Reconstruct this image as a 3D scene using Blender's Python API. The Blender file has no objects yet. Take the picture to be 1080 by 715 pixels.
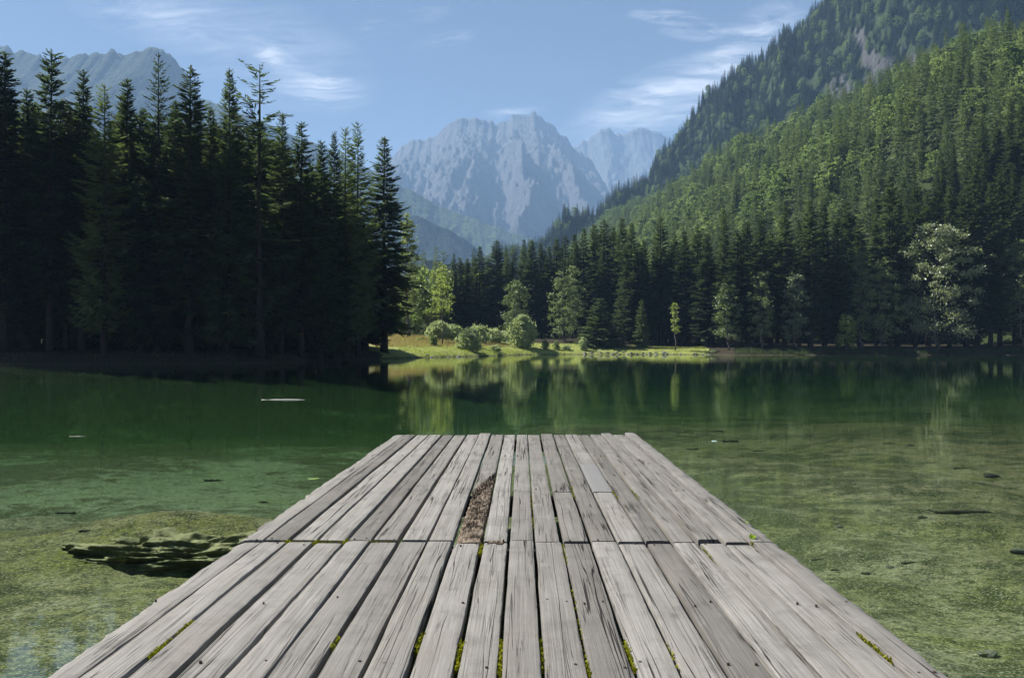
import bpy, bmesh, math, random
import numpy as np
from mathutils import Vector, Matrix, Euler

C = bpy.context.scene.collection
R = math.radians
F = 824.0            # focal length in photo pixels
HZ = 366.0           # horizon row
CAM = 1.75           # eye height above the water
DECK = 0.35
random.seed(11)
rng = np.random.default_rng(7)

def P(px, Y): return ((px - 540.0) / F * Y, Y)
def ZP(py, Y): return CAM + (HZ - py) / F * Y

# ------------------------------------------------------------------ noise
_perm = np.random.default_rng(3).permutation(4096).astype(np.int64)
_ang = np.random.default_rng(4).random(4096) * 2 * np.pi
_gx, _gy = np.cos(_ang), np.sin(_ang)
def _h(i, j): return _perm[(_perm[i & 4095] + j) & 4095]
def perlin(x, y):
    x = np.asarray(x, float); y = np.asarray(y, float)
    xi = np.floor(x).astype(np.int64); yi = np.floor(y).astype(np.int64)
    xf, yf = x - xi, y - yi
    u = xf*xf*xf*(xf*(xf*6-15)+10); v = yf*yf*yf*(yf*(yf*6-15)+10)
    def g(a, b):
        k = _h(xi+a, yi+b)
        return _gx[k]*(xf-a) + _gy[k]*(yf-b)
    n0 = g(0,0)*(1-u)+g(1,0)*u; n1 = g(0,1)*(1-u)+g(1,1)*u
    return (n0*(1-v)+n1*v)*1.5
def fbm(x, y, o=4, gain=.5):
    a, s, f = 1.0, 0, 1.0
    for i in range(o):
        s = s + a*perlin(x*f+17.3*i, y*f-9.1*i); a *= gain; f *= 2.03
    return s
def ridged(x, y, o=4):
    a, s, f = 1.0, 0, 1.0
    for i in range(o):
        s = s + a*(1-2*np.abs(perlin(x*f+31.7*i, y*f+5.3*i))); a *= .5; f *= 2.1
    return s/1.6
def sstep(a, b, x):
    t = np.clip((x-a)/(b-a), 0, 1); return t*t*(3-2*t)

# ------------------------------------------------------------------ scene helpers
def link(o, parent=None):
    C.objects.link(o)
    if parent: o.parent = parent
    return o
def tag(o, label=None, cat=None, group=None, kind=None):
    if label: o['label'] = label
    if cat: o['category'] = cat
    if group: o['group'] = group
    if kind: o['kind'] = kind
    return o
def empty(name, loc=(0,0,0), rz=0, label=None, cat=None, group=None):
    o = bpy.data.objects.new(name, None); C.objects.link(o)
    o.location = loc; o.rotation_euler = (0,0,rz); o.empty_display_size = .2
    return tag(o, label, cat, group)
def mesh_np(name, V, Fc, mat=None, smooth=False):
    """Fc: (n,3) or (n,4) int array, or list of arrays"""
    me = bpy.data.meshes.new(name)
    V = np.asarray(V, np.float32).reshape(-1,3)
    if not isinstance(Fc, (list, tuple)): Fc = [Fc]
    Fc = [np.asarray(f, np.int32) for f in Fc if len(f)]
    tot = np.concatenate([np.full(len(f), f.shape[1], np.int32) for f in Fc])
    idx = np.concatenate([f.ravel() for f in Fc])
    me.vertices.add(len(V)); me.vertices.foreach_set('co', V.ravel())
    me.loops.add(len(idx)); me.loops.foreach_set('vertex_index', idx)
    me.polygons.add(len(tot))
    st = np.concatenate([[0], np.cumsum(tot)[:-1]]).astype(np.int32)
    me.polygons.foreach_set('loop_start', st); me.polygons.foreach_set('loop_total', tot)
    me.polygons.foreach_set('use_smooth', np.full(len(tot), smooth))
    me.update(calc_edges=True); me.validate()
    if mat: me.materials.append(mat)
    return me
def vattr(me, name, vals):
    a = me.attributes.new(name, 'FLOAT', 'POINT'); a.data.foreach_set('value', np.asarray(vals, np.float32))
def obj(name, me, parent=None): return link(bpy.data.objects.new(name, me), parent)
class MB:
    """collects vertices and faces of one mesh"""
    def __init__(s): s.V=[]; s.T=[]; s.Q=[]; s.n=0; s.A=[]
    def add(s, V, T=None, Q=None, a=0.0):
        V=np.asarray(V,float).reshape(-1,3)
        s.V.append(V); s.A.append(np.full(len(V), a) if np.isscalar(a) else np.asarray(a,float))
        if T is not None and len(T): s.T.append(np.asarray(T,int)+s.n)
        if Q is not None and len(Q): s.Q.append(np.asarray(Q,int)+s.n)
        s.n+=len(V)
    def tube(s, pts, rad, seg=7, a=0.0, cap=True):
        pts=[Vector(p) for p in pts]; ring=[]; V=[]; Q=[]; T=[]
        for i,p in enumerate(pts):
            d=(pts[min(i+1,len(pts)-1)]-pts[max(i-1,0)]).normalized()
            up=Vector((0,0,1)) if abs(d.z)<.9 else Vector((1,0,0))
            x=d.cross(up).normalized(); y=d.cross(x)
            for k in range(seg):
                t=2*math.pi*k/seg; q=p+(x*math.cos(t)+y*math.sin(t))*rad[i]; V.append(q[:])
        for i in range(len(pts)-1):
            for k in range(seg):
                Q.append((i*seg+k, i*seg+(k+1)%seg, (i+1)*seg+(k+1)%seg, (i+1)*seg+k))
        if cap:
            for e,base in ((0,0),(1,(len(pts)-1)*seg)):
                V.append(pts[-1 if e else 0][:]); c=len(V)-1
                for k in range(seg):
                    T.append((base+k, c, base+(k+1)%seg) if not e else (base+(k+1)%seg, c, base+k))
        s.add(V,T,Q,a)
    def box(s, c, d, a=0.0, rz=0.0):
        x,y,z=[v/2 for v in d]; V=np.array([(i,j,k) for i in(-x,x) for j in(-y,y) for k in(-z,z)])
        co,si=math.cos(rz),math.sin(rz); V=V@np.array([[co,si,0],[-si,co,0],[0,0,1]])+np.array(c)
        s.add(V,None,[(0,1,3,2),(4,6,7,5),(0,4,5,1),(2,3,7,6),(0,2,6,4),(1,5,7,3)],a)
    def mesh(s, name, mat, smooth=False, attr=None):
        V=np.concatenate(s.V); fs=[]
        if s.T: fs.append(np.concatenate(s.T))
        if s.Q: fs.append(np.concatenate(s.Q))
        me=mesh_np(name,V,fs,mat,smooth)
        if attr: vattr(me,attr,np.concatenate(s.A))
        return me
def grid_faces(nx, ny):
    i=np.arange(nx-1)[:,None]*ny+np.arange(ny-1)[None,:]
    i=i.ravel(); return np.stack([i,i+ny,i+ny+1,i+1],1)

# ------------------------------------------------------------------ node helpers
class NT:
    def __init__(s, tree): s.t=tree; s.n=tree.nodes; s.l=tree.links
    def new(s, typ, inp=None, **kw):
        nd=s.n.new(typ)
        for k,v in kw.items(): setattr(nd,k,v)
        for k,v in (inp or {}).items():
            sk=nd.inputs[k]
            if isinstance(v, bpy.types.NodeSocket): s.l.new(v, sk)
            else: sk.default_value=v
        return nd
    def math(s, op, a, b=None, c=None, clamp=False):
        d={0:a}
        if b is not None: d[1]=b
        if c is not None: d[2]=c
        return s.new('ShaderNodeMath', d, operation=op, use_clamp=clamp).outputs[0]
    def vmath(s, op, a, b=None, scale=None):
        d={0:a}
        if b is not None: d[1]=b
        if scale is not None: d['Scale']=scale
        nd=s.new('ShaderNodeVectorMath', d, operation=op)
        return nd.outputs['Value'] if op in('LENGTH','DOT_PRODUCT','DISTANCE') else nd.outputs[0]
    def noise(s, vec, scale, detail=4, rough=.5, dist=0.0, out='Fac'):
        return s.new('ShaderNodeTexNoise', {'Vector':vec,'Scale':scale,'Detail':detail,'Roughness':rough,'Distortion':dist}).outputs[out]
    def mapping(s, vec, loc=(0,0,0), rot=(0,0,0), sc=(1,1,1), typ='POINT'):
        return s.new('ShaderNodeMapping', {'Vector':vec,'Location':loc,'Rotation':rot,'Scale':sc}, vector_type=typ).outputs[0]
    def ramp(s, fac, stops, interp='LINEAR'):
        nd=s.new('ShaderNodeValToRGB', {'Fac':fac}); e=nd.color_ramp; e.interpolation=interp
        while len(e.elements)<len(stops): e.elements.new(.5)
        for el,(p,c) in zip(e.elements,stops):
            el.position=p; el.color=(c,c,c,1) if not isinstance(c,(tuple,list)) else (*c,1)
        return nd.outputs[0]
    def mix(s, fac, a, b, mode='MIX'):
        nd=s.new('ShaderNodeMix', data_type='RGBA', blend_type=mode, clamp_factor=True)
        for k,v in ((0,fac),(6,a),(7,b)):
            if isinstance(v,bpy.types.NodeSocket): s.l.new(v,nd.inputs[k])
            else: nd.inputs[k].default_value = v if k==0 else (*v,1)
        return nd.outputs[2]
    def bump(s, h, strength=.5, dist=.01, normal=None):
        d={'Height':h,'Strength':strength,'Distance':dist}
        if normal is not None: d['Normal']=normal
        return s.new('ShaderNodeBump', d).outputs[0]
def material(name):
    m=bpy.data.materials.new(name); m.use_nodes=True; m.node_tree.nodes.clear()
    t=NT(m.node_tree); t.out=t.new('ShaderNodeOutputMaterial'); return m,t
def principled(t, color, rough=.8, normal=None, spec=.3):
    d={'Base Color':color if isinstance(color,bpy.types.NodeSocket) else (*color,1),'Roughness':rough,'Specular IOR Level':spec}
    if normal is not None: d['Normal']=normal
    b=t.new('ShaderNodeBsdfPrincipled', d); t.l.new(b.outputs[0], t.out.inputs[0]); return b

# ------------------------------------------------------------------ light, sky, camera
SUN_AZ, SUN_EL = R(-64), R(48)            # azimuth from +Y towards +X
SUN_STRENGTH, SKY_STRENGTH, EXPOSURE = 5.0, .0335, 1.5
HAZE_DENSITY = 1.2e-4
sc=bpy.context.scene
sd=Vector((math.sin(SUN_AZ)*math.cos(SUN_EL), math.cos(SUN_AZ)*math.cos(SUN_EL), math.sin(SUN_EL)))
sl=bpy.data.lights.new('sun','SUN'); sl.energy=SUN_STRENGTH; sl.angle=R(.55); sl.color=(1,.955,.88)
so=link(bpy.data.objects.new('sun',sl)); so.rotation_euler=sd.to_track_quat('Z','Y').to_euler()

w=bpy.data.worlds.new('World'); sc.world=w; w.use_nodes=True; w.node_tree.nodes.clear()
t=NT(w.node_tree)
sky=t.new('ShaderNodeTexSky', sky_type='NISHITA', sun_disc=False, sun_elevation=SUN_EL, sun_rotation=SUN_AZ,
          altitude=900, air_density=1.0, dust_density=.15, ozone_density=2.5)
dirv=t.new('ShaderNodeTexCoord').outputs['Generated']
sx=t.new('ShaderNodeSeparateXYZ',{0:dirv})
dy=t.math('MAXIMUM',sx.outputs[1],.05)
tan=t.new('ShaderNodeCombineXYZ',{0:t.math('DIVIDE',sx.outputs[0],dy),1:t.math('DIVIDE',sx.outputs[2],dy),2:0.0}).outputs[0]
def tp(px,py): return ((px-540)/F,(HZ-py)/F)
def blob(px,py,lx,ly,deg):                 # a soft elliptical area of the sky, turned by deg
    x,y=tp(px,py)
    v=t.mapping(tan,(x,y,0),(0,0,R(deg)),(lx/F,ly/F,1),'TEXTURE')
    r=t.vmath('LENGTH',v)
    return t.math('POWER',t.math('SUBTRACT',1.0,r,clamp=True),.8)
def streaks(deg,sxx,syy,off,lo,hi):
    wv=t.mapping(tan,(off,off*.7,0),(0,0,R(-deg)),(sxx,syy,1))
    wv=t.vmath('ADD',wv,t.vmath('SCALE',t.new('ShaderNodeTexNoise',{'Vector':tan,'Scale':9.0,'Detail':3}).outputs['Color'],scale=1.1))
    return t.ramp(t.noise(wv,1.0,9,.68,.6),[(lo,0.0),(hi,1.0)])
cl=None
for (b,s_) in (((265,45,150,60,-22),(-20,5,40,1.0,.40,.74)), ((335,92,60,22,-10),(-12,9,70,2.2,.36,.62)), ((292,62,60,16,-32),(-30,9,50,6.1,.36,.7)),
               ((700,105,120,40,22),(20,7,60,4.0,.38,.68)), ((770,62,110,34,38),(34,7,50,5.0,.40,.72)), ((705,17,45,10,-5),(-4,9,60,3.3,.4,.7)), ((750,32,60,14,-3),(4,9,50,8.3,.42,.75)),
               ((660,120,70,18,12),(8,8,40,7.7,.4,.75)), ((465,42,40,10,12),(12,9,50,9.0,.45,.85)), ((420,22,60,12,14),(12,7,50,2.9,.45,.85)), ((545,118,40,8,4),(4,9,50,1.7,.42,.8)),((180,20,120,34,-12),(-14,5,30,12.0,.45,.85))):
    m=t.math('MULTIPLY',blob(*b),streaks(*s_))
    if b[0]==265: m=t.math('MULTIPLY',m,.5)
    cl=m if cl is None else t.math('MAXIMUM',cl,m)
front=t.math('GREATER_THAN',sx.outputs[1],.06)
cl=t.math('MULTIPLY',t.math('MULTIPLY',cl,front),.85)
skyc=t.mix(.13,sky.outputs[0],t.new('ShaderNodeRGBToBW',{0:sky.outputs[0]}).outputs[0])
skyc=t.mix(cl,skyc,(16.5,16.5,16.8))
bg=t.new('ShaderNodeBackground',{'Color':skyc,'Strength':SKY_STRENGTH})
wo=t.new('ShaderNodeOutputWorld'); t.l.new(bg.outputs[0],wo.inputs[0])

cd=bpy.data.cameras.new('camera'); cd.sensor_width=36; cd.lens=36*F/1080; cd.clip_end=60000; cd.clip_start=.05
co=link(bpy.data.objects.new('camera',cd)); co.location=(0,0,CAM)
co.rotation_euler=(R(90)+math.atan((HZ-357.5)/F),0,0); sc.camera=co
sc.view_settings.view_transform='Standard'; sc.view_settings.look='None'; sc.view_settings.gamma=1
sc.view_settings.exposure=EXPOSURE; sc.view_settings.use_curve_mapping=False
cy=sc.cycles; cy.max_bounces=7; cy.diffuse_bounces=3; cy.glossy_bounces=3; cy.transmission_bounces=4; cy.transparent_max_bounces=12; cy.volume_bounces=0
cy.use_denoising=True; cy.denoiser='OPENIMAGEDENOISE'; cy.sample_clamp_indirect=4

# ------------------------------------------------------------------ materials: foliage, bark, rock
def leaf_material(name, c1, c2, trans=.35, gloss=.25, rough=.5, tcol=1.6):
    m,t=material(name)
    r=t.new('ShaderNodeObjectInfo').outputs['Random']
    v=t.new('ShaderNodeAttribute',attribute_name='tint').outputs['Fac']
    f=t.math('ADD',t.math('MULTIPLY',r,.55),t.math('MULTIPLY',v,.5),clamp=True)
    col=t.mix(f,c1,c2)
    df=t.new('ShaderNodeBsdfDiffuse',{'Color':col}).outputs[0]
    tc=t.mix(1.0,col,(tcol,tcol*1.05,tcol*.6),'MULTIPLY')
    tr=t.new('ShaderNodeBsdfTranslucent',{'Color':tc}).outputs[0]
    sh=t.new('ShaderNodeMixShader',{0:trans,1:df,2:tr}).outputs[0]
    if gloss:
        gl=t.new('ShaderNodeBsdfGlossy',{'Color':(.75,.8,.75,1),'Roughness':rough}).outputs[0]
        lw=t.new('ShaderNodeLayerWeight',{'Blend':.25}).outputs['Facing']
        sh=t.new('ShaderNodeMixShader',{0:t.math('MULTIPLY',t.math('ADD',lw,.12),gloss),1:sh,2:gl}).outputs[0]
    t.l.new(sh,t.out.inputs[0]); return m
M={}
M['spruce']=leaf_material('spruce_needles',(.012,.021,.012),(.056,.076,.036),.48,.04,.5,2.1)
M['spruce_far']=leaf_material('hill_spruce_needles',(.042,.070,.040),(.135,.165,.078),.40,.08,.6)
M['spruce_shade']=leaf_material('shaded_spruce_needles',(.013,.024,.018),(.042,.058,.036),.28,.03,.6)  # darker copy of the hill spruce: the upper wall's shade is in the colour
M['larch']=leaf_material('larch_needles',(.04,.066,.026),(.11,.14,.055),.42,.06,.6)
M['maple']=leaf_material('maple_leaves',(.12,.17,.045),(.26,.30,.10),.48,.12,.45)
M['ash']=leaf_material('ash_leaves',(.065,.10,.042),(.20,.24,.11),.44,.14,.5)
M['silver']=leaf_material('whitebeam_leaves',(.075,.10,.05),(.21,.24,.145),.4,.22,.5)
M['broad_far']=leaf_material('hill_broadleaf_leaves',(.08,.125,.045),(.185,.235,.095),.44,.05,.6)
M['willow']=leaf_material('willow_leaves',(.19,.235,.12),(.36,.40,.26),.45,.12,.5)
M['weed']=leaf_material('weed_leaves',(.12,.2,.02),(.2,.28,.03),.45,.1,.45)

def mk_bark(name,c1,c2):
    m,t=material(name)
    g=t.new('ShaderNodeTexCoord').outputs['Object']
    n=t.noise(t.mapping(g,sc=(6,6,1.2)),1.0,5,.6)
    principled(t,t.mix(n,c1,c2),.9,t.bump(n,.8,.05),.1); return m
M['bark']=mk_bark('bark',(.014,.012,.010),(.045,.038,.033))
M['bark_pale']=mk_bark('pale_bark',(.06,.055,.05),(.14,.125,.11))

def mk_rock(name,c1,c2,scale=1.0,moss=None):
    m,t=material(name)
    g=t.new('ShaderNodeTexCoord').outputs['Object']
    n=t.noise(g,2.5*scale,7,.62); n2=t.noise(g,14*scale,5,.6)
    col=t.mix(t.math('MULTIPLY_ADD',n2,.6,t.math('MULTIPLY',n,.5)),c1,c2)
    if moss:
        nz=t.new('ShaderNodeSeparateXYZ',{0:t.new('ShaderNodeNewGeometry').outputs['Normal']}).outputs[2]
        f=t.math('MULTIPLY',t.ramp(nz,[(.3,0.0),(.8,1.0)]),t.ramp(n,[(.35,0.0),(.6,1.0)]))
        col=t.mix(f,col,moss)
    principled(t,col,.85,t.bump(t.math('ADD',n,t.math('MULTIPLY',n2,.4)),.9,.08/scale),.25); return m
M['stone']=mk_rock('bank_stone',(.10,.10,.09),(.34,.33,.30),1.2,(.07,.10,.03))
M['silt_rock']=mk_rock('algae_covered_rock',(.035,.04,.016),(.13,.14,.06),1.0,(.26,.27,.13))

# ------------------------------------------------------------------ terrain
shore=np.array([(-53.8,82),(-38.8,82),(-25.4,87),(-23.8,104),(-18,121),(-10.5,139),(-6.5,145),(-1.5,158),(2.5,177),(10,181),(22,182),(33,181),(44.5,177),(48,171),(54,169),(80,170),(111,170),(150,150),(168,100),(140,20),(70,-18),(0,-9),(-50,-16),(-95,0),(-115,40),(-95,76)],float)
def _smooth_poly(p,n=2):
    for _ in range(n):
        q=np.roll(p,-1,0); p=np.stack([.75*p+.25*q,.25*p+.75*q],1).reshape(-1,2)
    return p
shore_s=_smooth_poly(shore)
def shore_dist(x,y):                       # + on land, - in the lake
    x=np.asarray(x,float); y=np.asarray(y,float)
    sh=x.shape; x=x.ravel(); y=y.ravel()
    d=np.full(x.shape,1e9); ins=np.zeros(x.shape,bool); n=len(shore_s)
    for i in range(n):
        ax,ay=shore_s[i]; bx,by=shore_s[(i+1)%n]; ex,ey=bx-ax,by-ay
        tt=np.clip(((x-ax)*ex+(y-ay)*ey)/(ex*ex+ey*ey),0,1)
        d=np.minimum(d,(x-ax-tt*ex)**2+(y-ay-tt*ey)**2)
        c=((ay>y)!=(by>y))
        with np.errstate(divide='ignore',invalid='ignore'):
            c&=x<(bx-ax)*(y-ay)/(by-ay if by!=ay else 1e-9)+ax
        ins^=c
    d=np.sqrt(d); return np.where(ins,-d,d).reshape(sh)
def height(x,y):
    x=np.asarray(x,float); y=np.asarray(y,float)
    d=shore_dist(x,y)
    d=d+fbm(x/7,y/7,3)*.9*sstep(60,100,y)+.25*fbm(x/1.2,y/1.2,2)
    land=.03+.75*(1-np.exp(-np.maximum(d,0)/1.6))+.075*np.clip(d,0,26)+.03*np.clip(d-26,0,400)*sstep(150,330,y)
    land=land+.12*fbm(x/5,y/5,3)*sstep(.5,5,d)
    land=land+.055*np.clip(d,0,24)*sstep(40,20,x)*sstep(120,140,y)-.3*sstep(20,30,x)*(1-sstep(190,230,y))*sstep(5,25,d)
    dep=-.02-np.clip(-d,0,400)*.12
    # the lake floor near the dock: a shallow shelf on the left front, a drop behind it, flats on the right
    left=sstep(2,-3,x)
    near=.72+.06*y*.3
    yw=y+.25*(x+4)+1.3*fbm(x/3,y/3,3)
    fl=near+left*(.95*sstep(9.2,15.5,yw)+1.9*sstep(17,60,y))+(1-left)*(.35*sstep(14,30,y)+1.3*sstep(24,60,y)*sstep(60,20,x))
    fl=fl-.30*np.exp(-(((x+4.0)/1.9)**2+((y-10.0)/.75)**2))
    fl=fl+.10*fbm(x/2.3,y/2.3,4)*sstep(60,20,np.hypot(x,y))+.25*fbm(x/9,y/9,2)
    bed=np.maximum(dep,-np.clip(fl,.25,5))
    return np.where(d>0,land,bed)
def hz(x,y): return float(height(np.array([x]),np.array([y]))[0])

def spaced(segs):
    out=[]
    for a,b,st in segs: out+=list(np.arange(a,b,st))
    return np.array(out+[segs[-1][1]])
gx=spaced([(-4300,-2000,1150),(-2000,-400,200),(-400,-130,15),(-130,-60,2.5),(-60,-14,.8),(-14,14,.16),(14,60,.8),(60,180,2.5),(180,400,15),(400,2000,200),(2000,4300,1150)])
gy=spaced([(-600,-60,60),(-60,-2,2),(-2,20,.16),(20,60,.6),(60,78,1.2),(78,200,.55),(200,330,3),(330,900,30),(900,8000,830)])
XX,YY=np.meshgrid(gx,gy,indexing='ij')
ZZ=height(XX,YY)
m,t=material('ground')
geo=t.new('ShaderNodeNewGeometry'); pos=geo.outputs['Position']; sp=t.new('ShaderNodeSeparateXYZ',{0:pos}); px_,py_,pz_=sp.outputs[0],sp.outputs[1],sp.outputs[2]
# lake floor: pale silt, yellow-green algae mats, dark weed, little stones
n1=t.noise(t.mapping(pos,sc=(.55,.75,1)),1.0,6,.6,.4); n2=t.noise(t.mapping(pos,(3,8,0),sc=(1.6,2.2,1)),1.0,5,.6,.3); n3=t.noise(pos,28,4,.6); n4=t.noise(t.mapping(pos,(9,2,0),sc=(.16,.22,1)),1.0,3,.5)
silt=t.mix(n3,(.085,.096,.052),(.25,.255,.15))
rightm=t.new('ShaderNodeMapRange',{0:px_,1:4.0,2:16.0}).outputs[0]
silt=t.mix(t.math('MULTIPLY',rightm,.85),silt,(.20,.15,.08))
alg=t.mix(n2,(.035,.055,.006),(.19,.205,.03))
ln_=t.math('MULTIPLY',t.new('ShaderNodeMapRange',{0:px_,1:0.0,2:-3.0}).outputs[0],t.new('ShaderNodeMapRange',{0:py_,1:11.0,2:8.0}).outputs[0])
bedc=t.mix(t.ramp(t.math('MULTIPLY_ADD',rightm,-.10,t.math('MULTIPLY_ADD',ln_,.09,t.math('MULTIPLY_ADD',n2,.35,t.math('MULTIPLY',n1,.7)))),[(.42,0.0),(.66,1.0)]),silt,alg)
lz=t.math('MULTIPLY',t.new('ShaderNodeMapRange',{0:px_,1:1.5,2:-3.0}).outputs[0],t.new('ShaderNodeMapRange',{0:py_,1:10.0,2:16.0}).outputs[0])
bedc=t.mix(t.math('MULTIPLY',lz,.6),bedc,t.mix(n3,(.08,.135,.095),(.21,.28,.20)))
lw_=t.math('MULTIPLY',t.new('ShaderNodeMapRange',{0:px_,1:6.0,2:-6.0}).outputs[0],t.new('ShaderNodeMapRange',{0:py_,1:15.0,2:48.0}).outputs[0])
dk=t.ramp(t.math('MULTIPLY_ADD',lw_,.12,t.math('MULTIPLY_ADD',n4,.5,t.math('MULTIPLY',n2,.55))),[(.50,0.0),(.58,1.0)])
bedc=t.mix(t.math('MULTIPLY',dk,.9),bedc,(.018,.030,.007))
vor=t.new('ShaderNodeTexVoronoi',{'Vector':t.mapping(pos,sc=(1,1.2,0)),'Scale':9.0,'Randomness':1.0}); 
peb=t.math('MULTIPLY',t.ramp(vor.outputs['Distance'],[(.10,1.0),(.24,0.0)]),t.ramp(t.noise(pos,1.3,3),[(.45,0.0),(.6,1.0)]))
pcol=t.ramp(t.new('ShaderNodeSeparateColor',{0:vor.outputs['Color']}).outputs[0],[(.35,(.03,.035,.015)),(.62,(.12,.12,.07)),(.85,(.36,.36,.28))])
bedc=t.mix(t.math('MULTIPLY',peb,.8),bedc,pcol)
fine=t.noise(t.mapping(pos,sc=(1,1.5,1)),9,6,.7)
bedc=t.mix(t.ramp(fine,[(.40,.85),(.53,0.0)]),bedc,(.02,.028,.010))
fine2=t.noise(t.mapping(pos,(4,1,0),sc=(1,1.5,1)),34,4,.7)
bedc=t.mix(t.ramp(fine2,[(.53,0.0),(.66,.75)]),bedc,(.34,.335,.235))
bedc=t.mix(t.ramp(fine2,[(.34,.85),(.47,0.0)]),bedc,(.014,.020,.007))
# land: forest floor, bright mown grass, straw-coloured meadow
gn=t.noise(pos,.35,5,.6); gn2=t.noise(pos,3.5,4,.6)
grass=t.mix(gn2,(.15,.18,.045),(.235,.25,.08))
straw=t.mix(gn2,(.20,.16,.085),(.32,.26,.135))
sm=t.math('MULTIPLY',t.new('ShaderNodeMapRange',{0:t.math('MULTIPLY_ADD',gn,3.0,pz_),1:3.0,2:4.2}).outputs[0],t.new('ShaderNodeMapRange',{0:px_,1:0.0,2:-8.0}).outputs[0])
grass=t.mix(sm,grass,straw)
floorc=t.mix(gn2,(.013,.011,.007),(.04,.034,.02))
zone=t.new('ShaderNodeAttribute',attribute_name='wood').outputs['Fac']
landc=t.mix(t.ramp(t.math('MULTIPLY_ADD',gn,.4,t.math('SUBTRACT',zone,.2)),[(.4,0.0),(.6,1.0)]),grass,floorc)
soil=t.math('MULTIPLY',t.new('ShaderNodeMapRange',{0:pz_,1:.35,2:.12}).outputs[0],t.ramp(gn2,[(.4,1.0),(.6,.3)]))
landc=t.mix(soil,landc,(.03,.03,.015))
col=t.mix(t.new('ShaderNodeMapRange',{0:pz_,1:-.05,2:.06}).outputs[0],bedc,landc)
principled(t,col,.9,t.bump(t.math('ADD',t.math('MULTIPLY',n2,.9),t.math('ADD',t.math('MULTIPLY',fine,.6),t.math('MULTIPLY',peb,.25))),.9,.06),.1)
M['ground']=m
gme=mesh_np('ground',np.stack([XX,YY,ZZ],2),grid_faces(len(gx),len(gy)),m,True)
dd=shore_dist(XX,YY)
pxr=XX/np.maximum(YY,1)*F+540
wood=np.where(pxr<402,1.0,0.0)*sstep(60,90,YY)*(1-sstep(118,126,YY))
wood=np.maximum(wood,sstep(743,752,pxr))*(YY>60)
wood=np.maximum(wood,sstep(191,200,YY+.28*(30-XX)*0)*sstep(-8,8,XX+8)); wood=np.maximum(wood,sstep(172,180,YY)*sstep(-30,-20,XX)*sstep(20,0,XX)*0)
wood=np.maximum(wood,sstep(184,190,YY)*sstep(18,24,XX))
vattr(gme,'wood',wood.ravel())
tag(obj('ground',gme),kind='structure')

# water: one body with a rippled surface; light passes it with Schlick reflection
m,t=material('lake_water')
pos=t.new('ShaderNodeNewGeometry'); N0=pos.outputs['Normal']; I0=pos.outputs['Incoming']; pos=pos.outputs['Position']
b1=t.noise(t.mapping(pos,sc=(.9,1.6,1)),1.0,3,.5); b2=t.noise(t.mapping(pos,sc=(5,9,1)),1.0,3,.55); calm=t.ramp(t.noise(t.mapping(pos,sc=(.03,.06,1)),1.0,2),[(.35,.35),(.65,1.0)])
hgt=t.math('MULTIPLY',t.math('ADD',t.math('MULTIPLY',b1,1.0),t.math('MULTIPLY',b2,.16)),calm)
nb=t.bump(hgt,.04,.10)
cosi=t.math('ABSOLUTE',t.vmath('DOT_PRODUCT',nb,I0))
fr=t.math('MULTIPLY_ADD',t.math('POWER',t.math('SUBTRACT',1.0,cosi,clamp=True),5.0),.98,.02)
tr=t.new('ShaderNodeBsdfTransparent',{'Color':(.97,.985,.975,1)}).outputs[0]
gl=t.new('ShaderNodeBsdfGlossy',{'Color':(.95,.97,.96,1),'Roughness':.004,'Normal':nb}).outputs[0]
t.l.new(t.new('ShaderNodeMixShader',{0:fr,1:tr,2:gl}).outputs[0],t.out.inputs[0])
va=t.new('ShaderNodeVolumeAbsorption',{'Color':(.44,.72,.42,1),'Density':.058}).outputs[0]
t.l.new(va,t.out.inputs['Volume'])
M['water']=m
mb=MB(); mb.box((27,76,-4.5),(310,208,9.0))
tag(obj('water',mb.mesh('water',m)),kind='structure')

# hillside on the right
rows_Y=np.array([150,200,260,330,450,500,560,640,720,820,1000,1250,1450,1620,1800,2300],float)
foot_X=np.array([150,112,78,55,34,26,15,4,-4,-12,-22,-16,20,110,200,420],float)
cr_X=np.array([330,315,303,298,291,298,293,290,288,285,243,190,180,185,270,500],float)
cr_Z=np.array([120,128,138,150,158,160,176,190,195,198,198,205,215,230,230,200],float)
up_X=np.array([640,635,630,620,600,595,588,572,560,545,488,369,306,236,300,520],float)
up_Z=np.array([470,480,490,500,520,525,535,540,540,545,520,458,375,293,270,220],float)
def hill(x,y):
    yy=y+18*fbm(x/160+3,y/220,3)
    g=lambda a: np.interp(yy,rows_Y,a)
    fx,cx,cz,ux,uz=g(foot_X),g(cr_X),g(cr_Z),g(up_X),g(up_Z)
    fz=np.clip(2+(yy-150)*.02,1.5,30)
    # gullies and spurs that run down the slope
    gl=perlin(y/95+.004*x,x/420+4.2)*26+perlin(y/42+7+.006*x,x/200)*9
    x2=x+gl*sstep(0,1,(x-fx)/(cx-fx+1))
    s1=(x2-fx)/(cx-fx); s2=(x2-cx)/(ux-cx)
    low=fz+(cz-fz)*(1-(1-np.clip(s1,0,1))**1.45)
    z=np.where(s1<1,low,cz-(x2-cx)*.30)
    z=z+(9*perlin(x/70+1,y/70)+5*perlin(x/30,y/30+6))*sstep(.1,.5,s1)
    z=np.where(s1<0,fz+s1*60,z)
    return z+4*fbm(x/40,y/40,4)*sstep(0,.2,s1)
w_px=np.array([520,570,600,630,660,703,730,761,792,831,847,900,960,1080,1200,1350],float)
w_py=np.array([355,328,292,266,238,184,149,107,73,49,30,-35,-95,-170,-225,-255],float)
w_Y=np.array([1560,1540,1530,1515,1500,1460,1420,1380,1340,1300,1280,1220,1150,1050,980,950],float)
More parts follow.
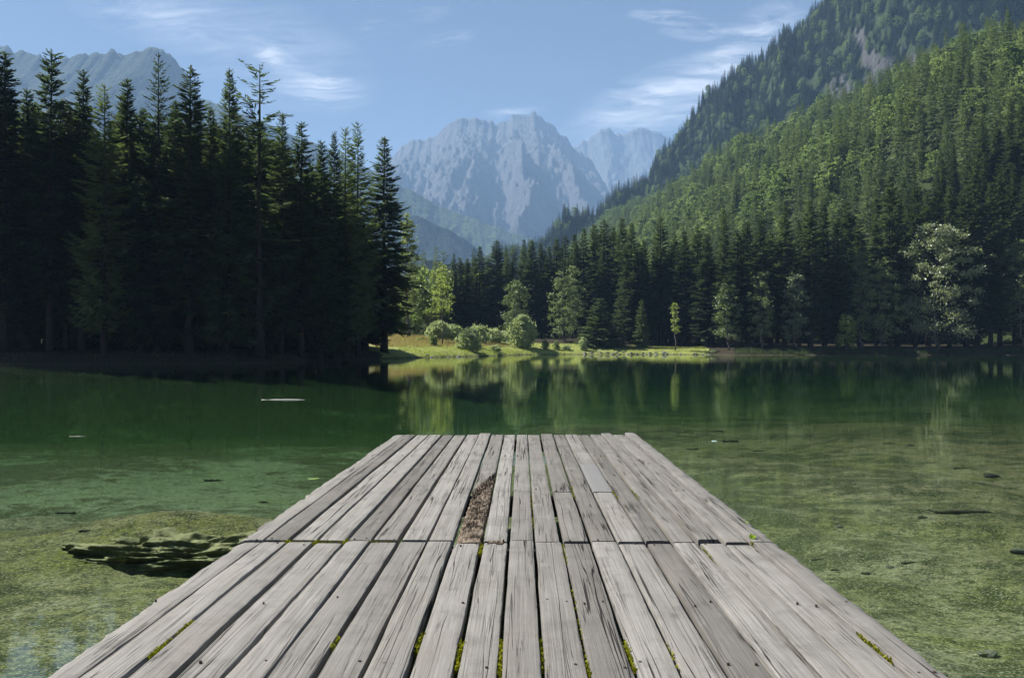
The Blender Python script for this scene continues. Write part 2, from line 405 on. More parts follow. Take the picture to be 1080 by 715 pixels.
def wall_grid(nx=260,ny=120):
    a=np.linspace(520,1350,nx); Yc=np.interp(a,w_px,w_Y)+14*perlin(a/30,a*0+2); xc=(a-540)/F*Yc; zc=CAM+(HZ-np.interp(a,w_px,w_py))/F*Yc
    b=np.concatenate([np.linspace(-1,0,16,endpoint=False),np.linspace(0,1,ny)])
    W=np.where(b<0,-b*-150,b*290)[None,:]
    X=xc[:,None]-.38*W; Y=Yc[:,None]-.925*W
    ab=np.abs(b)[None,:]; k=np.clip(ab*5,0,1)
    along=(X*.925-Y*.38)
    spur=ridged(along/150+.35*fbm(X/200,Y/200,2),W/520+3.3,2)
    Z=140+(zc[:,None]-140)*(1-ab**1.05)
    push=(spur*44+16*perlin(along/55,W/160))*k*np.clip((1-ab)*3,0,1)
    Z=Z+push*1.3+6*fbm(X/40,Y/40,3)*k
    return X-push*.25,Y-push*.7,Z
WX,WY,WZ=wall_grid()
def in_cliff(x,y,z):
    px=x/y*F+540; py=HZ-(z-CAM)/y*F
    n=fbm(px/16,py/22,4)*1.1; r=np.zeros(np.shape(px),bool)
    for cx,cy,a,b in ((893,104,32,26),(930,74,22,24),(845,130,14,12),(965,62,14,18),(800,166,12,9),(905,40,12,16)):
        r|=(((px-cx)/a)**2+((py-cy)/b)**2<.75+n)
    return r&(y>850)
hx=np.arange(-80,560,6.0); hy=np.concatenate([np.arange(150,700,5.0),np.arange(700,1800,9.0)])
HX,HY=np.meshgrid(hx,hy,indexing='ij'); HZZ=hill(HX,HY)
m,t=material('hillside')
geo=t.new('ShaderNodeNewGeometry'); pos=geo.outputs['Position']
n=t.noise(pos,.12,6,.6); nrock=t.noise(t.mapping(pos,sc=(.12,.12,.05)),1.0,7,.65)
soil=t.mix(n,(.018,.026,.010),(.04,.058,.02))
rock=t.mix(nrock,(.022,.024,.026),(.11,.11,.112))
ck=t.new('ShaderNodeAttribute',attribute_name='cliff').outputs['Fac']
principled(t,t.mix(ck,soil,rock),.95,t.bump(nrock,1.0,3.0),.1)
hme=mesh_np('hillside',np.stack([HX,HY,HZZ],2),grid_faces(len(hx),len(hy)),m,True)
vattr(hme,'cliff',np.zeros(HX.size))
wme=mesh_np('hillside',np.stack([WX,WY,WZ],2),grid_faces(*WX.shape),m,True)
vattr(wme,'cliff',in_cliff(WX,WY,WZ).ravel().astype(float)); tag(obj('hillside',wme),kind='structure')
tag(obj('hillside',hme),kind='structure')

# mountains
def mountain_material(name,tree_line,rockc,treec,soft,slope_lo,slope_hi):
    m,t=material(name)
    geo=t.new('ShaderNodeNewGeometry'); pos=geo.outputs['Position']; nz=t.new('ShaderNodeSeparateXYZ',{0:geo.outputs['Normal']}).outputs[2]
    pz=t.new('ShaderNodeSeparateXYZ',{0:pos}).outputs[2]
    nb_=t.noise(t.mapping(pos,sc=(.004,.004,.002)),1.0,8,.65); nf=t.noise(t.mapping(pos,sc=(.02,.02,.011)),1.0,7,.7); nt=t.noise(pos,.055,5,.7)
    rock=t.mix(t.math('MULTIPLY_ADD',nf,.8,t.math('MULTIPLY',nb_,.3)),rockc[0],rockc[1])
    tree=t.mix(t.ramp(nt,[(.35,0.0),(.65,1.0)]),treec[0],treec[1])
    h=t.math('MULTIPLY_ADD',nb_,soft*1.4,t.math('MULTIPLY_ADD',nf,soft*.9,pz))
    f=t.new('ShaderNodeMapRange',{0:h,1:tree_line+soft*1.15+soft*.5,2:tree_line+soft*1.15-soft*.5}).outputs[0]
    f=t.math('MULTIPLY',f,t.math('ADD',t.new('ShaderNodeMapRange',{0:nz,1:slope_lo,2:slope_hi}).outputs[0],t.new('ShaderNodeMapRange',{0:nb_,1:.55,2:.42}).outputs[0],clamp=True))
    principled(t,t.mix(f,rock,tree),.95,t.bump(t.math('ADD',t.math('MULTIPLY',nf,1.0),t.math('MULTIPLY',nt,.7)),1.0,70),.05)
    return m
def mountain(sky_pts,Yc,W,back,base,mat,seed,amp,nx,ny,pw=.8,jag=10,gul=260):
    pts=np.array(sky_pts,float)
    pxs=np.linspace(pts[0,0],pts[-1,0],nx); pys=np.interp(pxs,pts[:,0],pts[:,1])
    xc=(pxs-540)/F*Yc; zc=CAM+(HZ-pys)/F*Yc
    b=np.concatenate([np.linspace(-1,0,ny//4,endpoint=False),np.linspace(0,1,ny)])
    X=np.repeat(xc[:,None],len(b),1)
    yoff=np.where(b<0,-b*back,-b*W)
    wander=120*fbm(xc/900+seed,xc*0+seed,3)[:,None]*(W/2000)
    Y=Yc+yoff[None,:]+wander
    ab=np.abs(b)[None,:]
    prof=1-ab**pw
    Zc=np.repeat(zc[:,None],len(b),1)
    Z=base+(Zc-base)*prof
    warp=70*fbm(X/500+seed,Y/500,2)
    g=ridged((X+warp)/gul+seed,Y/(gul*6.5)+seed*2,6)
    env=np.clip(ab*4,0,1)**1.3*np.clip((1-ab)*2.2,0,1)
    Z=Z+amp*g*env*(Zc-base)/np.max(Zc-base)+amp*.22*fbm(X/(gul*.35)+seed,Y/(gul*.8),4)*env
    Z=Z+jag*fbm(xc/60+seed,xc*0,4)[:,None]*(1-np.clip(ab*3,0,1))
    Z=Z+amp*.13*fbm(X/(gul*.12)+seed,Y/(gul*.2),4)*np.clip(ab*9,0,1)
    return mesh_np('mountain',np.stack([X,Y,Z],2),grid_faces(nx,len(b)),mat,True)
LIME=((.055,.058,.064),(.235,.235,.24)); WOODS=((.015,.028,.016),(.05,.075,.030))
m_big=mountain_material('limestone_massif',640,LIME,((.02,.034,.02),(.06,.085,.038)),230,.45,.75)
m_rear=mountain_material('limestone_rear',500,LIME,WOODS,200,.5,.8)
m_spur_lit=mountain_material('sunlit_wooded_spur',2500,LIME,((.04,.06,.026),(.13,.17,.06)),300,.15,.35)  # forest colour lightened so that this slope looks sunlit
m_spur_shaded=mountain_material('shaded_wooded_spur',2500,LIME,WOODS,300,.05,.2)  # shadow on this spur is put into its darker forest colour
main=[(250,235),(330,205),(395,180),(412,168),(423,155),(435,148),(445,149),(453,149),(470,137),(487,127),(500,127),(515,129),(523,132),(537,127),(548,122),(552,124),(555,123),(562,119),(567,122),(572,127),(587,137),(597,148),(603,155),(623,170),(640,200),(660,235),(700,275),(760,310),(840,340)]
tag(obj('mountain',mountain(main,6200,2700,900,10,m_big,1.3,240,520,220,.80,28,390)),kind='structure')
rear=[(520,240),(560,200),(590,165),(600,158),(607,153),(613,149),(620,147),(628,140),(635,136),(640,137),(645,137),(650,140),(655,142),(659,142),(663,140),(669,137),(675,134),(681,135),(687,137),(694,139),(702,142),(712,147),(735,160),(780,185),(860,220),(960,300)]
tag(obj('mountain',mountain(rear,7500,2200,700,10,m_rear,5.1,180,300,140,.8,28,330)),kind='structure')
spur=[(200,100),(330,150),(400,182),(430,199),(460,215),(500,231),(540,246),(575,258),(610,262),(650,290),(700,340)]
tag(obj('mountain',mountain(spur,3900,1000,700,5,m_spur_lit,9.7,75,300,110,.9,8,170)),kind='structure')
spur2=[(180,150),(330,196),(400,213),(430,225),(455,234),(480,246),(500,260),(520,275),(545,296),(590,340)]
tag(obj('mountain',mountain(spur2,2900,520,600,5,m_spur_shaded,14.2,30,260,90,.8,6,130)),kind='structure')
lefty=[(-420,120),(-200,70),(-60,50),(0,48),(12,50),(20,52),(35,58),(45,62),(58,68),(66,65),(75,61),(90,58),(100,57),(125,56.5),(140,56),(148,54),(155,51),(162,49),(170,52),(180,58),(190,69),(200,84),(212,112),(226,160),(245,220),(280,300),(330,350)]
tag(obj('mountain',mountain(lefty,3700,1700,700,5,mountain_material('wooded_mountain',1500,((.10,.11,.06),(.30,.29,.24)),((.022,.036,.02),(.07,.095,.042)),200,.18,.45),21.9,70,400,130,.85,26,180)),kind='structure')

# haze: the air itself
m,t=material('haze_air')
pv=t.new('ShaderNodeVolumePrincipled',{'Color':(.38,.62,1.0,1),'Density':HAZE_DENSITY,'Anisotropy':.0})
t.l.new(pv.outputs[0],t.out.inputs['Volume'])
mb=MB(); mb.box((0,3880,970),(9600,9200,1960))
hz_o=obj('haze',mb.mesh('haze',m)); tag(hz_o,kind='stuff')

# ------------------------------------------------------------------ trees
def rnd_unit(n):
    v=rng.normal(size=(n,3)); return v/np.linalg.norm(v,axis=1)[:,None]
def spruce_crown(seed,h=30.0,r=3.4,base=.12,whorl=.5,per=8,twigs=9,tw=.11,power=.8,droop=.45,gap=.0,ragged=.28):
    """needle sprays: every branch carries side twigs, each a narrow kite"""
    g=np.random.default_rng(seed); V=[];A=[]
    z=base*h; zs=[]
    while z<h*.985:
        zs.append(z); z+=whorl*(.7+.6*g.random())*(1-.45*z/h)
    side=g.random(8)*.35+.8       # uneven round the trunk
    for z in zs:
        tt=(z-base*h)/(h-base*h)
        L0=r*((1-tt)**power)*(.72+.28*min(1,tt*5) if base>.05 else 1)*(.86+.28*g.random())+.10
        k=max(4,int(round(per*(1-.35*tt))))
        a0=g.random()*6.28
        for j in range(k):
            if g.random()<gap: continue
            a=a0+6.28*j/k+g.normal()*.3
            L=L0*(1-ragged+1.6*ragged*g.random()**1.4)*side[int((a%6.283)/6.284*8)]
            dip=-droop*(1-tt)**.7+.75*tt**2+g.normal()*.16
            n=max(3,int(twigs*(L/r)**.75)+1)
            s=np.linspace(.10,1,n)**.85
            rr=L*s; zz=z+g.normal()*.12+L*(dip*s+.30*s**2.2*(1-tt))
            ca,sa=math.cos(a),math.sin(a)
            for sg in (-1,1,0):
                ln=(L*.44*(1.12-s)+.16+.16*(1-tt)*h/30)*(.6+.8*g.random(n))
                ang=sg*(.62+.22*g.normal(size=n))
                dx=np.cos(a+ang); dyy=np.sin(a+ang)
                dz=-(.22+.4*g.random(n))*(1-tt)*(1 if sg else 2.2)+.35*tt
                d=np.stack([dx,dyy,dz],1); d/=np.linalg.norm(d,axis=1)[:,None]
                p0=np.stack([rr*ca,rr*sa,zz],1)
                up=np.stack([g.normal(size=n)*.8,g.normal(size=n)*.8,np.ones(n)],1)
                w=np.cross(d,up); w/=np.linalg.norm(w,axis=1)[:,None]
                wd=(tw*.8+.14*ln*(.6+.6*g.random(n)))[:,None]*.5
                q=np.stack([p0,p0+d*(ln*.45)[:,None]+w*wd,p0+d*ln[:,None],p0+d*(ln*.45)[:,None]-w*wd],1)
                V.append(q.reshape(-1,3)); A.append(np.repeat(g.random(n)*.7+.3*s*g.random(),4))
    for a in (0,2.1,4.2):        # leader
        V.append(np.array([[0,0,h*.955],[.05*math.cos(a),.05*math.sin(a),h*.975],[0,0,h*1.005],[-.05*math.cos(a),-.05*math.sin(a),h*.975]])); A.append(np.full(4,.5))
    V=np.concatenate(V);A=np.concatenate(A)
    # leader
    return V,A
def quads(V): return np.arange(len(V)).reshape(-1,4)
def crown_mesh(name,V,A,mat):
    me=mesh_np(name,V,quads(V),mat); vattr(me,'tint',A); return me
def trunk_mesh(h,r,mat,seed=0,bend=.01,stubs=0):
    g=np.random.default_rng(seed); mb=MB(); n=9
    pts=[(bend*h*math.sin(i*.9+seed)*.3,bend*h*math.cos(i*.7+seed)*.3,h*i/(n-1)-.4*(i==0)) for i in range(n)]
    rad=[r*(1-.93*i/(n-1))*(1.35 if i==0 else 1) for i in range(n)]
    mb.tube(pts,rad,8)
    for i in range(stubs):
        z=h*(.05+.2*g.random()); a=g.random()*6.28; l=.5+1.6*g.random()
        p=Vector((0,0,z)); e=p+Vector((math.cos(a)*l,math.sin(a)*l,-.25*l))
        mb.tube([p,(p+e)/2+Vector((0,0,-.05)),e],[.035,.025,.01],4)
    return mb.mesh('trunk',mat,True)
def leaf_cloud(seed,cents,rads,per,size,elong=1.6,upright=0.0):
    """leaf-sized faces spread round clump centres, denser towards each clump's shell"""
    g=np.random.default_rng(seed); V=[];A=[]
    for c,rd in zip(cents,rads):
        n=int(per*(.7+.6*g.random()))
        v=g.normal(size=(n,3)); v/=np.linalg.norm(v,axis=1)[:,None]
        p=np.array(c)+v*(rd*1.25*np.abs(g.normal(size=n))**.9*.75)[:,None]*np.array([1.15,1.15,.7])
        d=g.normal(size=(n,3))+np.array([0,0,upright]); d/=np.linalg.norm(d,axis=1)[:,None]
        u=g.normal(size=(n,3)); w=np.cross(d,u); w/=np.linalg.norm(w,axis=1)[:,None]
        s=(size*(.6+.8*g.random(n)))[:,None]
        q=np.stack([p-d*s*elong*.5,p+w*s*.5,p+d*s*elong*.5,p-w*s*.5],1)
        V.append(q.reshape(-1,3)); A.append(np.repeat(g.random(n)*.6+.4*g.random(),4))
    return np.concatenate(V),np.concatenate(A)
def broad_shape(seed,h,r,base,nclump,prof='oval',cl=.2):
    g=np.random.default_rng(seed); cents=[];rads=[]
    hh=h-base
    lob=g.random(6)*.5+.65
    for i in range(nclump):
        t_=((i+.5)/nclump)**.85
        if prof=='oval': rr=math.sin(math.pi*min(1,.12+.86*t_))**.75
        elif prof=='cone': rr=(1-t_)**.8+.12
        else: rr=(math.sin(math.pi*min(1,.22+.74*t_)))**.5
        a=i*2.399+g.normal()*.35
        q=(.25+.75*g.random()**.5)*rr*r*lob[int((a%6.283)/6.283*6)%6]
        z=base+hh*(.08+.88*t_)+g.normal()*hh*.03
        cents.append((q*math.cos(a),q*math.sin(a),z)); rads.append(r*cl*(.45+.9*g.random())*(1-.35*t_))
    return cents,rads
def limbs_mesh(cents,h,base,r0,mat,seed,every=3):
    g=np.random.default_rng(seed); mb=MB()
    top=max(c[2] for c in cents)*.86
    mb.tube([(0,0,-.4),(.02*h,0,base*.6),(.0,.02*h,base),(-.02*h,0,(base+top)/2),(0,0,top)],[r0*1.35,r0,r0*.85,r0*.5,r0*.12],8)
    for c in cents[::every]:
        c=Vector(c); z0=max(base*.75,c.z-.55*math.hypot(c.x,c.y)-.08*h*g.random())
        s=Vector((0,0,z0)); m_=(s+c)/2+Vector((0,0,-.03*h+.04*h*g.random()))
        mb.tube([s,m_,c],[r0*.34,r0*.2,r0*.05],5)
    return mb.mesh('trunk',mat,True)

# prototypes at natural size; every tree in view is a copy with its own scale and turn
SP=[]
for i,(r_,b_,pw,dr,gp,wh) in enumerate(((3.6,.12,.72,.50,.08,.54),(3.1,.16,.64,.42,.12,.58),(4.1,.07,.80,.48,.06,.50),(2.7,.08,.64,.40,.08,.54),(3.5,.20,.52,.55,.20,.68))):
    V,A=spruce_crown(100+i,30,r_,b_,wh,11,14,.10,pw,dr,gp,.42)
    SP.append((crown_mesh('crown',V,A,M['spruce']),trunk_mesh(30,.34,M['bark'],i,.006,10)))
LA=[]
for i,(r_,b_,gp) in enumerate(((3.4,.10,.16),(3.0,.08,.26))):
    V,A=spruce_crown(200+i,30,r_,b_,.60,9,11,.10,.62,.12,gp,.5)
    LA.append((crown_mesh('crown',V,A,M['larch']),trunk_mesh(30,.30,M['bark'],9+i,.008,12)))
V,A=spruce_crown(230,30,3.4,.14,.72,6,9,.07,.42,.10,.30,.6)     # old open larch with a see-through top
OL=(crown_mesh('crown',V,A,M['spruce']),trunk_mesh(30,.33,M['bark'],31,.01,26))
V,A=spruce_crown(240,30,5.2,.05,.90,8,13,.11,.8,.22,.10,.4)     # broad, tiered fir
FI=(crown_mesh('crown',V,A,M['spruce']),trunk_mesh(30,.36,M['bark'],41,.006,8))
SMALL=[]
for i in range(3):
    V,A=spruce_crown(260+i,10,2.0,.02,.36,8,9,.08,.9,.25,.05,.3)
    SMALL.append((crown_mesh('crown',V,A,M['larch']),trunk_mesh(10,.14,M['bark'],51+i,.006,2)))
n_trees=0
def plant(kind,proto,x,y,h,rr,label,cat,group=None,ph=30.0,pr=3.4,z=None,lean=0.0):
    """one tree: an Empty at its foot, with trunk and crown"""
    global n_trees
    n_trees+=1
    z=hz(x,y) if z is None else z
    o=empty(kind,(x,y,z-.05),random.random()*6.28,label,cat,group)
    s=h/ph; q=rr*1.4/pr
    o.scale=(q,q,s)
    if lean: o.rotation_euler=(random.uniform(-lean,lean),random.uniform(-lean,lean),o.rotation_euler.z)
    for nm,me in (('crown',proto[0]),('trunk',proto[1])):
        c=bpy.data.objects.new(nm,me); link(c,o)
    return o
PR=[3.6,3.1,4.1,2.7,3.5]
ORD=['leftmost','second','third','fourth','fifth','sixth','seventh','eighth','ninth','tenth','eleventh','twelfth','thirteenth','fourteenth','fifteenth','sixteenth','seventeenth','eighteenth','nineteenth','twentieth']

# --- left stand, front row: (tip px, tip py, kind, half width px, distance, label)
FR=[(-14,36,'S',30,88,'dark spruce cut by the left edge of the picture on the left bank'),
 (4,53,'S',30,87,'tall dark spruce nearest the left edge with its whole tip in view'),
 (27,92,'S',22,90,'shorter spruce squeezed between the leftmost pointed spruce and the ragged one beside it'),
 (52,51,'R',26,88,'ragged tall spruce with loose drooping top, left of the wooded mountain'),
 (70,108,'S',20,90,'low spruce wedged right of the ragged tall spruce on the left bank'),
 (87,72,'S',22,89,'slim spruce with a narrow spire under the left shoulder of the wooded mountain'),
 (109,88,'L',24,87,'pale green rounded larch among the dark spruces of the left stand'),
 (133,81,'S',22,91,'dark spruce with a blunt bushy tip just right of the pale larch'),
 (150,112,'S',20,90,'short spruce in front of the dip left of the tiered fir'),
 (166,54,'F',32,89,'broad tiered fir with wide open branches below the wooded mountain summit'),
 (184,104,'S',22,91,'short spruce filling the notch right of the tiered fir'),
 (200,68,'S',27,88,'tall full spruce standing right of the wooded mountain summit'),
 (221,112,'S',20,91,'low spruce between the two tallest spruces left of the see-through larch'),
 (241,70,'S',25,89,'tall spruce with thin spire immediately left of the see-through larch'),
 (273,67,'O',33,89,'old larch with bare trunk and see-through feathery top against the sky'),
 (297,118,'S',20,94,'short spruce tucked under the right side of the see-through larch'),
 (317,127,'S',22,95,'dark spruce with forked-looking tip, first one right of the see-through larch'),
 (338,147,'S',18,98,'low narrow spruce at the lowest dip of the left stand skyline'),
 (352,137,'S',18,104,'thin spruce just left of the two pale larches near the stand end'),
 (364,133,'L',19,108,'pale feathery larch on the left of a close pair near the stand end'),
 (377,128,'L',19,112,'pale green larch touching the dark pointed spruce at the stand end'),
 (398,143,'P',30,123,'dark pointed spruce at the right end of the left stand, skirts hanging over the meadow')]
spi=0
for (px,py,k,hw,Y,lb) in FR:
    x,y=P(px,Y); z=hz(x,y); h=ZP(py,Y)-z; rr=hw/F*Y
    if k in 'SR':
        i=4 if k=='R' else (0,1,3,2)[spi%4]; spi+=1
        plant('spruce_tree',SP[i],x,y,h,rr,lb,'spruce','conifers in the front row of the left stand',pr=PR[i],z=z)
    elif k=='L': plant('larch_tree',LA[spi%2],x,y,h,rr,lb,'larch','conifers in the front row of the left stand',pr=3.2,z=z)
    elif k=='O': plant('larch_tree',OL,x,y,h,rr,lb,'larch','conifers in the front row of the left stand',pr=3.3,z=z)
    elif k=='F': plant('fir_tree',FI,x,y,h,rr,lb,'fir','conifers in the front row of the left stand',pr=5,z=z)
    else:
        x,y=P(405,Y); z=hz(x,y); h=ZP(py,Y)-z
        plant('spruce_tree',SP[0],x,y,h,rr*.86,lb,'spruce','conifers in the front row of the left stand',pr=3.6,z=z)
# behind them: the inside of the stand
LBI='dark spruce inside the left stand, behind its front row and half hidden by it'
cnt=0
for px in np.arange(-40,392,8.6):
    for r_ in (0,1):
        p=px+random.uniform(-5,5)+r_*4
        Yb=np.interp(p,[0,300,360,400],[95,99,116,128])+r_*8+random.uniform(-3,4)
        tip=np.interp(p,[-20,60,160,260,300,330,360,400],[98,104,106,112,146,172,170,205])+random.uniform(0,52)
        x,y=P(p,Yb); z=hz(x,y); h=ZP(tip,Yb)-z; i=cnt%5; cnt+=1
        if p>385 or (p<75 and r_==1): continue
        plant('spruce_tree',SP[i],x,y,h,random.uniform(2.9,3.9),LBI,'spruce','spruces inside the left stand',pr=PR[i],z=z)

# --- behind the meadow: (tip px, py, kind, half width px, distance, label)
MID=[(468,264,'O',9,205,'small ragged pine-like crown rising just behind the bright young maple'),
 (485,271,'S',9,208,'narrow spruce, left of the twin spires behind the meadow bushes'),
 (493,272,'S',8,206,'narrow spruce, right of the twin spires behind the meadow bushes'),
 (506,259,'S',11,203,'dark slender spruce with the first tall spire behind the meadow'),
 (515,272,'S',8,212,'short spruce between the two tall spires behind the meadow'),
 (524,253,'S',12,202,'dark slender spruce with the tallest spire behind the meadow, left of the foothill'),
 (534,270,'L',9,214,'pale larch just right of the tallest spire behind the meadow'),
 (541,258,'L',11,216,'pale larch with soft top left of the broad dark spruce behind the rounded willow'),
 (551,262,'L',10,212,'grey-green larch directly above the rounded willow bush'),
 (561,252,'B',14,199,'broad dark spruce standing right behind the rounded willow bush'),
 (570,256,'S',9,216,'small spruce tip peeping out right of the broad dark spruce'),
 (579,259,'S',9,214,'dull spruce between the broad dark spruce and the light leafy tree'),
 (587,251,'S',10,216,'spruce whose tip stands above the light leafy tree on the meadow'),
 (596,248,'S',10,219,'spruce behind the light leafy tree, on the side of the hill'),
 (606,246,'S',10,210,'dark spruce right of the light leafy tree behind the meadow'),
 (616,240,'S',11,212,'dark spruce above the gap with benches on the meadow'),
 (627,236,'S',11,208,'dark spruce left of the feathery young firs by the meadow'),
 (637,231,'S',12,205,'dark spruce directly behind the feathery young firs'),
 (647,238,'S',11,210,'dark spruce between two taller ones behind the feathery young firs'),
 (656,229,'S',13,200,'tall dark spruce right above the feathery young firs')]
for n_,(px,py,k,hw,Y,lb) in enumerate(MID):
    Y+=22
    x,y=P(px,Y); z=max(hz(x,y),float(hill(np.array([x]),np.array([y]))[0])); h=ZP(py,Y)-z; rr=hw/F*Y*1.15
    if k in 'SB':
        i=(3,1,3,0)[n_%4] if k=='S' else 2
        plant('spruce_tree',SP[i],x,y,h,rr,lb,'spruce','conifers behind the meadow',pr=PR[i],z=z)
    elif k=='L': plant('larch_tree',LA[n_%2],x,y,h,rr,lb,'larch','conifers behind the meadow',pr=3.2,z=z)
    else: plant('pine_tree',OL,x,y,h,rr,lb,'pine','conifers behind the meadow',pr=3.3,z=z)

# --- right bank, front row
RB=[]
for n_,px in enumerate(np.arange(668,1096,13.4)):
    py=np.interp(px,[660,700,760,800,850,900,940,1000,1040,1090],[240,238,225,236,205,222,180,190,165,175])+ (0,14,-8,20,4)[n_%5]+random.uniform(-6,6)
    Y=np.interp(px,[660,740,760,1090],[206,197,181,181])+(0,5,2,8)[n_%4]
    RB.append((px+random.uniform(-3,3),py,Y))
for n_,(px,py,Y) in enumerate(RB):
    x,y=P(px,Y); z=max(hz(x,y),float(hill(np.array([x]),np.array([y]))[0])); h=ZP(py,Y)-z; i=(0,2,1,3,0,1)[n_%6]
    lb=(('tall spruce, '+ORD[n_]+' from the left in the front row on the right bank') if n_<16 else ('tall spruce, '+ORD[len(RB)-1-n_]+' from the right in the front row on the right bank'))
    if n_==len(RB)-1: lb='dark tall spruce on the right bank, nearest the right edge of the picture'
    plant('spruce_tree',SP[i],x,y,h,random.uniform(2.8,3.8),lb,'spruce','spruces along the right bank',pr=PR[i],z=z)
LBJ='dark spruce in the rows behind the right bank, at the foot of the hill'
for n_,px in enumerate(np.arange(664,1100,9.0)):
    Y=200+random.uniform(0,26); x,y=P(px+random.uniform(-4,4),Y); z=max(hz(x,y),float(hill(np.array([x]),np.array([y]))[0])); i=n_%4
    plant('spruce_tree',SP[i],x,y,random.uniform(22,31),random.uniform(2.6,3.4),LBJ,'spruce','spruces at the foot of the hill',pr=PR[i],z=z)

# --- single broadleaved trees
def broad(name,px,top,basepy,hw,Y,mat,label,cat,seed,prof='oval',ncl=46,per=95,size=.30,base_f=.2,cl=.24,r0=None,bark='bark_pale',group='broadleaved trees round the lake'):
    x,y=P(px,Y); z=max(hz(x,y),float(hill(np.array([x]),np.array([y]))[0])); h=ZP(top,Y)-z; r=hw/F*Y
    ce,rd=broad_shape(seed,h,r*.9,h*base_f,int(ncl*1.9),prof,cl)
    V,A=leaf_cloud(seed,ce,rd,int(per*1.0),size*.78)
    o=empty(name,(x,y,z-.05),0,label,cat,group)
    link(bpy.data.objects.new('crown',crown_mesh('crown',V,A,M[mat])),o)
    link(bpy.data.objects.new('trunk',limbs_mesh(ce,h,h*base_f,r0 or max(.1,.014*h),M[bark],seed)),o)
    return o
broad('maple_tree',466,282,362,21,152,'maple','bright young maple with slim trunk standing alone on the meadow','maple',1,'oval',24,40,.30,.38,.25,.11)
broad('ash_tree',430,226,352,16,168,'ash','pale leafy ash looking out from behind the dark pointed spruce','ash',2,'round',44,95,.34,.12,.26)
broad('birch_tree',594,288,362,16,199,'ash','light leafy tree with sunlit left side right of the rounded willow bush','broadleaf tree',4,'round',40,90,.32,.06,.27)
broad('birch_tree',605,280,362,12,209,'ash','darker leafy tree leaning behind the sunlit one beside the bench','broadleaf tree',5,'round',30,90,.32,.06,.27)
broad('ash_tree',543,296,356,17,212,'ash','low dull leafy tree behind the rounded willow bush','broadleaf tree',6,'round',34,90,.34,.04,.28)
for px,top,Y,hw,lb in ((633,314,190,17,'feathery young fir with sunlit tiers at the edge of the meadow'),(650,332,191,11,'small feathery fir leaning on the larger sunlit fir by the meadow'),(677,316,190,8,'thin young larch lit at its tip in front of the dark right-hand trees')):
    x,y=P(px,Y); z=hz(x,y); h=ZP(top,Y)-z
    plant('fir_tree',SMALL[0] if px<640 else SMALL[1],x,y,h,hw/F*Y,lb,'fir','young conifers by the meadow',ph=10,pr=2.0,z=z)
broad('ash_tree',712,318,366,7,182,'maple','thin sunlit sapling among dark trunks behind the rocky bank','sapling',8,'oval',14,70,.28,.3,.34)
broad('ash_tree',768,298,371,14,178,'ash','dim leafy tree on the right bank past the end of the rocky bank','broadleaf tree',9,'round',30,80,.34,.1,.28)
broad('ash_tree',803,286,371,15,177,'ash','leafy tree with glinting leaves left of the round-topped one on the right bank','broadleaf tree',10,'round',32,80,.34,.1,.28)
broad('ash_tree',838,288,370,16,176,'silver','round-topped leafy tree with pale crown in the middle of the right bank','broadleaf tree',11,'round',36,85,.36,.08,.27)
broad('ash_tree',908,262,371,16,179,'ash','yellow-green slender tree left of the big silvery tree','broadleaf tree',12,'oval',34,80,.36,.08,.27)
broad('ash_tree',930,274,372,20,178,'ash','dim leafy tree touching the left side of the big silvery tree','broadleaf tree',13,'round',40,85,.36,.06,.27)
broad('maple_tree',988,236,372,46,176,'silver','big silvery broadleaved tree leaning over the right bank','broadleaf tree',19,'round',46,190,.40,.05,.19,.3)
broad('ash_tree',1078,250,372,24,178,'ash','leafy tree at the right edge of the picture beside the water','broadleaf tree',15,'round',44,80,.38,.1,.26)
broad('ash_tree',893,330,372,12,174,'maple','low sunlit bush-like tree at the waterline left of the big silvery tree','shrub',16,'round',22,70,.3,.03,.3)

# --- willow bushes on the meadow bank
def bush(px,top,Y,hw,label,seed,mat='willow',ncl=40,per=110,size=.16,prof='round',up=1.2,name='willow_bush',group='willow bushes on the meadow bank'):
    x,y=P(px,Y); z=hz(x,y); h=max(.5,ZP(top,Y)-z); r=hw/F*Y
    g=np.random.default_rng(seed); ce=[];rd=[]
    for i in range(ncl):
        a=i*2.399; t_=(i+.5)/ncl; zz=h*(.06+.86*t_)
        rr=r*.70*(math.sin(math.pi*min(1,.30+.66*t_)))**.7*(.35+.65*g.random()**.5)
        ce.append((rr*math.cos(a),rr*math.sin(a),zz)); rd.append(r*.26*(.7+.6*g.random()))
    gb=np.random.default_rng(seed+900)
    for i in range(int(ncl*1.3)):          # shoots that fray the outline
        a=gb.random()*6.28; t_=gb.random()**.6; e=math.sin(math.pi*min(1,.30+.66*t_))**.7
        q=.62+.5*gb.random()**1.5; ce.append((r*e*q*math.cos(a),r*e*q*math.sin(a),h*(.12+.9*t_)*(.85+.25*gb.random()))); rd.append(r*(.08+.07*gb.random()))
    V,A=leaf_cloud(seed,ce,rd,int(per*.8),size,2.8,up)
    o=empty(name,(x,y,z-.05),0,label,'bush',group)
    link(bpy.data.objects.new('foliage',crown_mesh('foliage',V,A,M[mat])),o)
    mb=MB()
    for c in ce[::3]:
        mb.tube([(c[0]*.1,c[1]*.1,-.1),(c[0]*.6,c[1]*.6,c[2]*.5),(c[0]*1.02,c[1]*1.02,c[2]*1.06)],[.05,.03,.008],4)
    link(bpy.data.objects.new('stems',mb.mesh('stems',M['bark'],True)),o)
bush(551,334,184,14.5,'rounded grey-green willow bush standing tall at the water edge of the meadow',30,ncl=64,per=150,size=.20)
bush(495,348,150,13.5,'dense low willow bush with dark foot at the water, left of the rounded one',31,ncl=50,per=130,size=.16)
bush(463,340,176,14,'pale willow bush right behind the trunk of the young maple',32,ncl=44,size=.18)
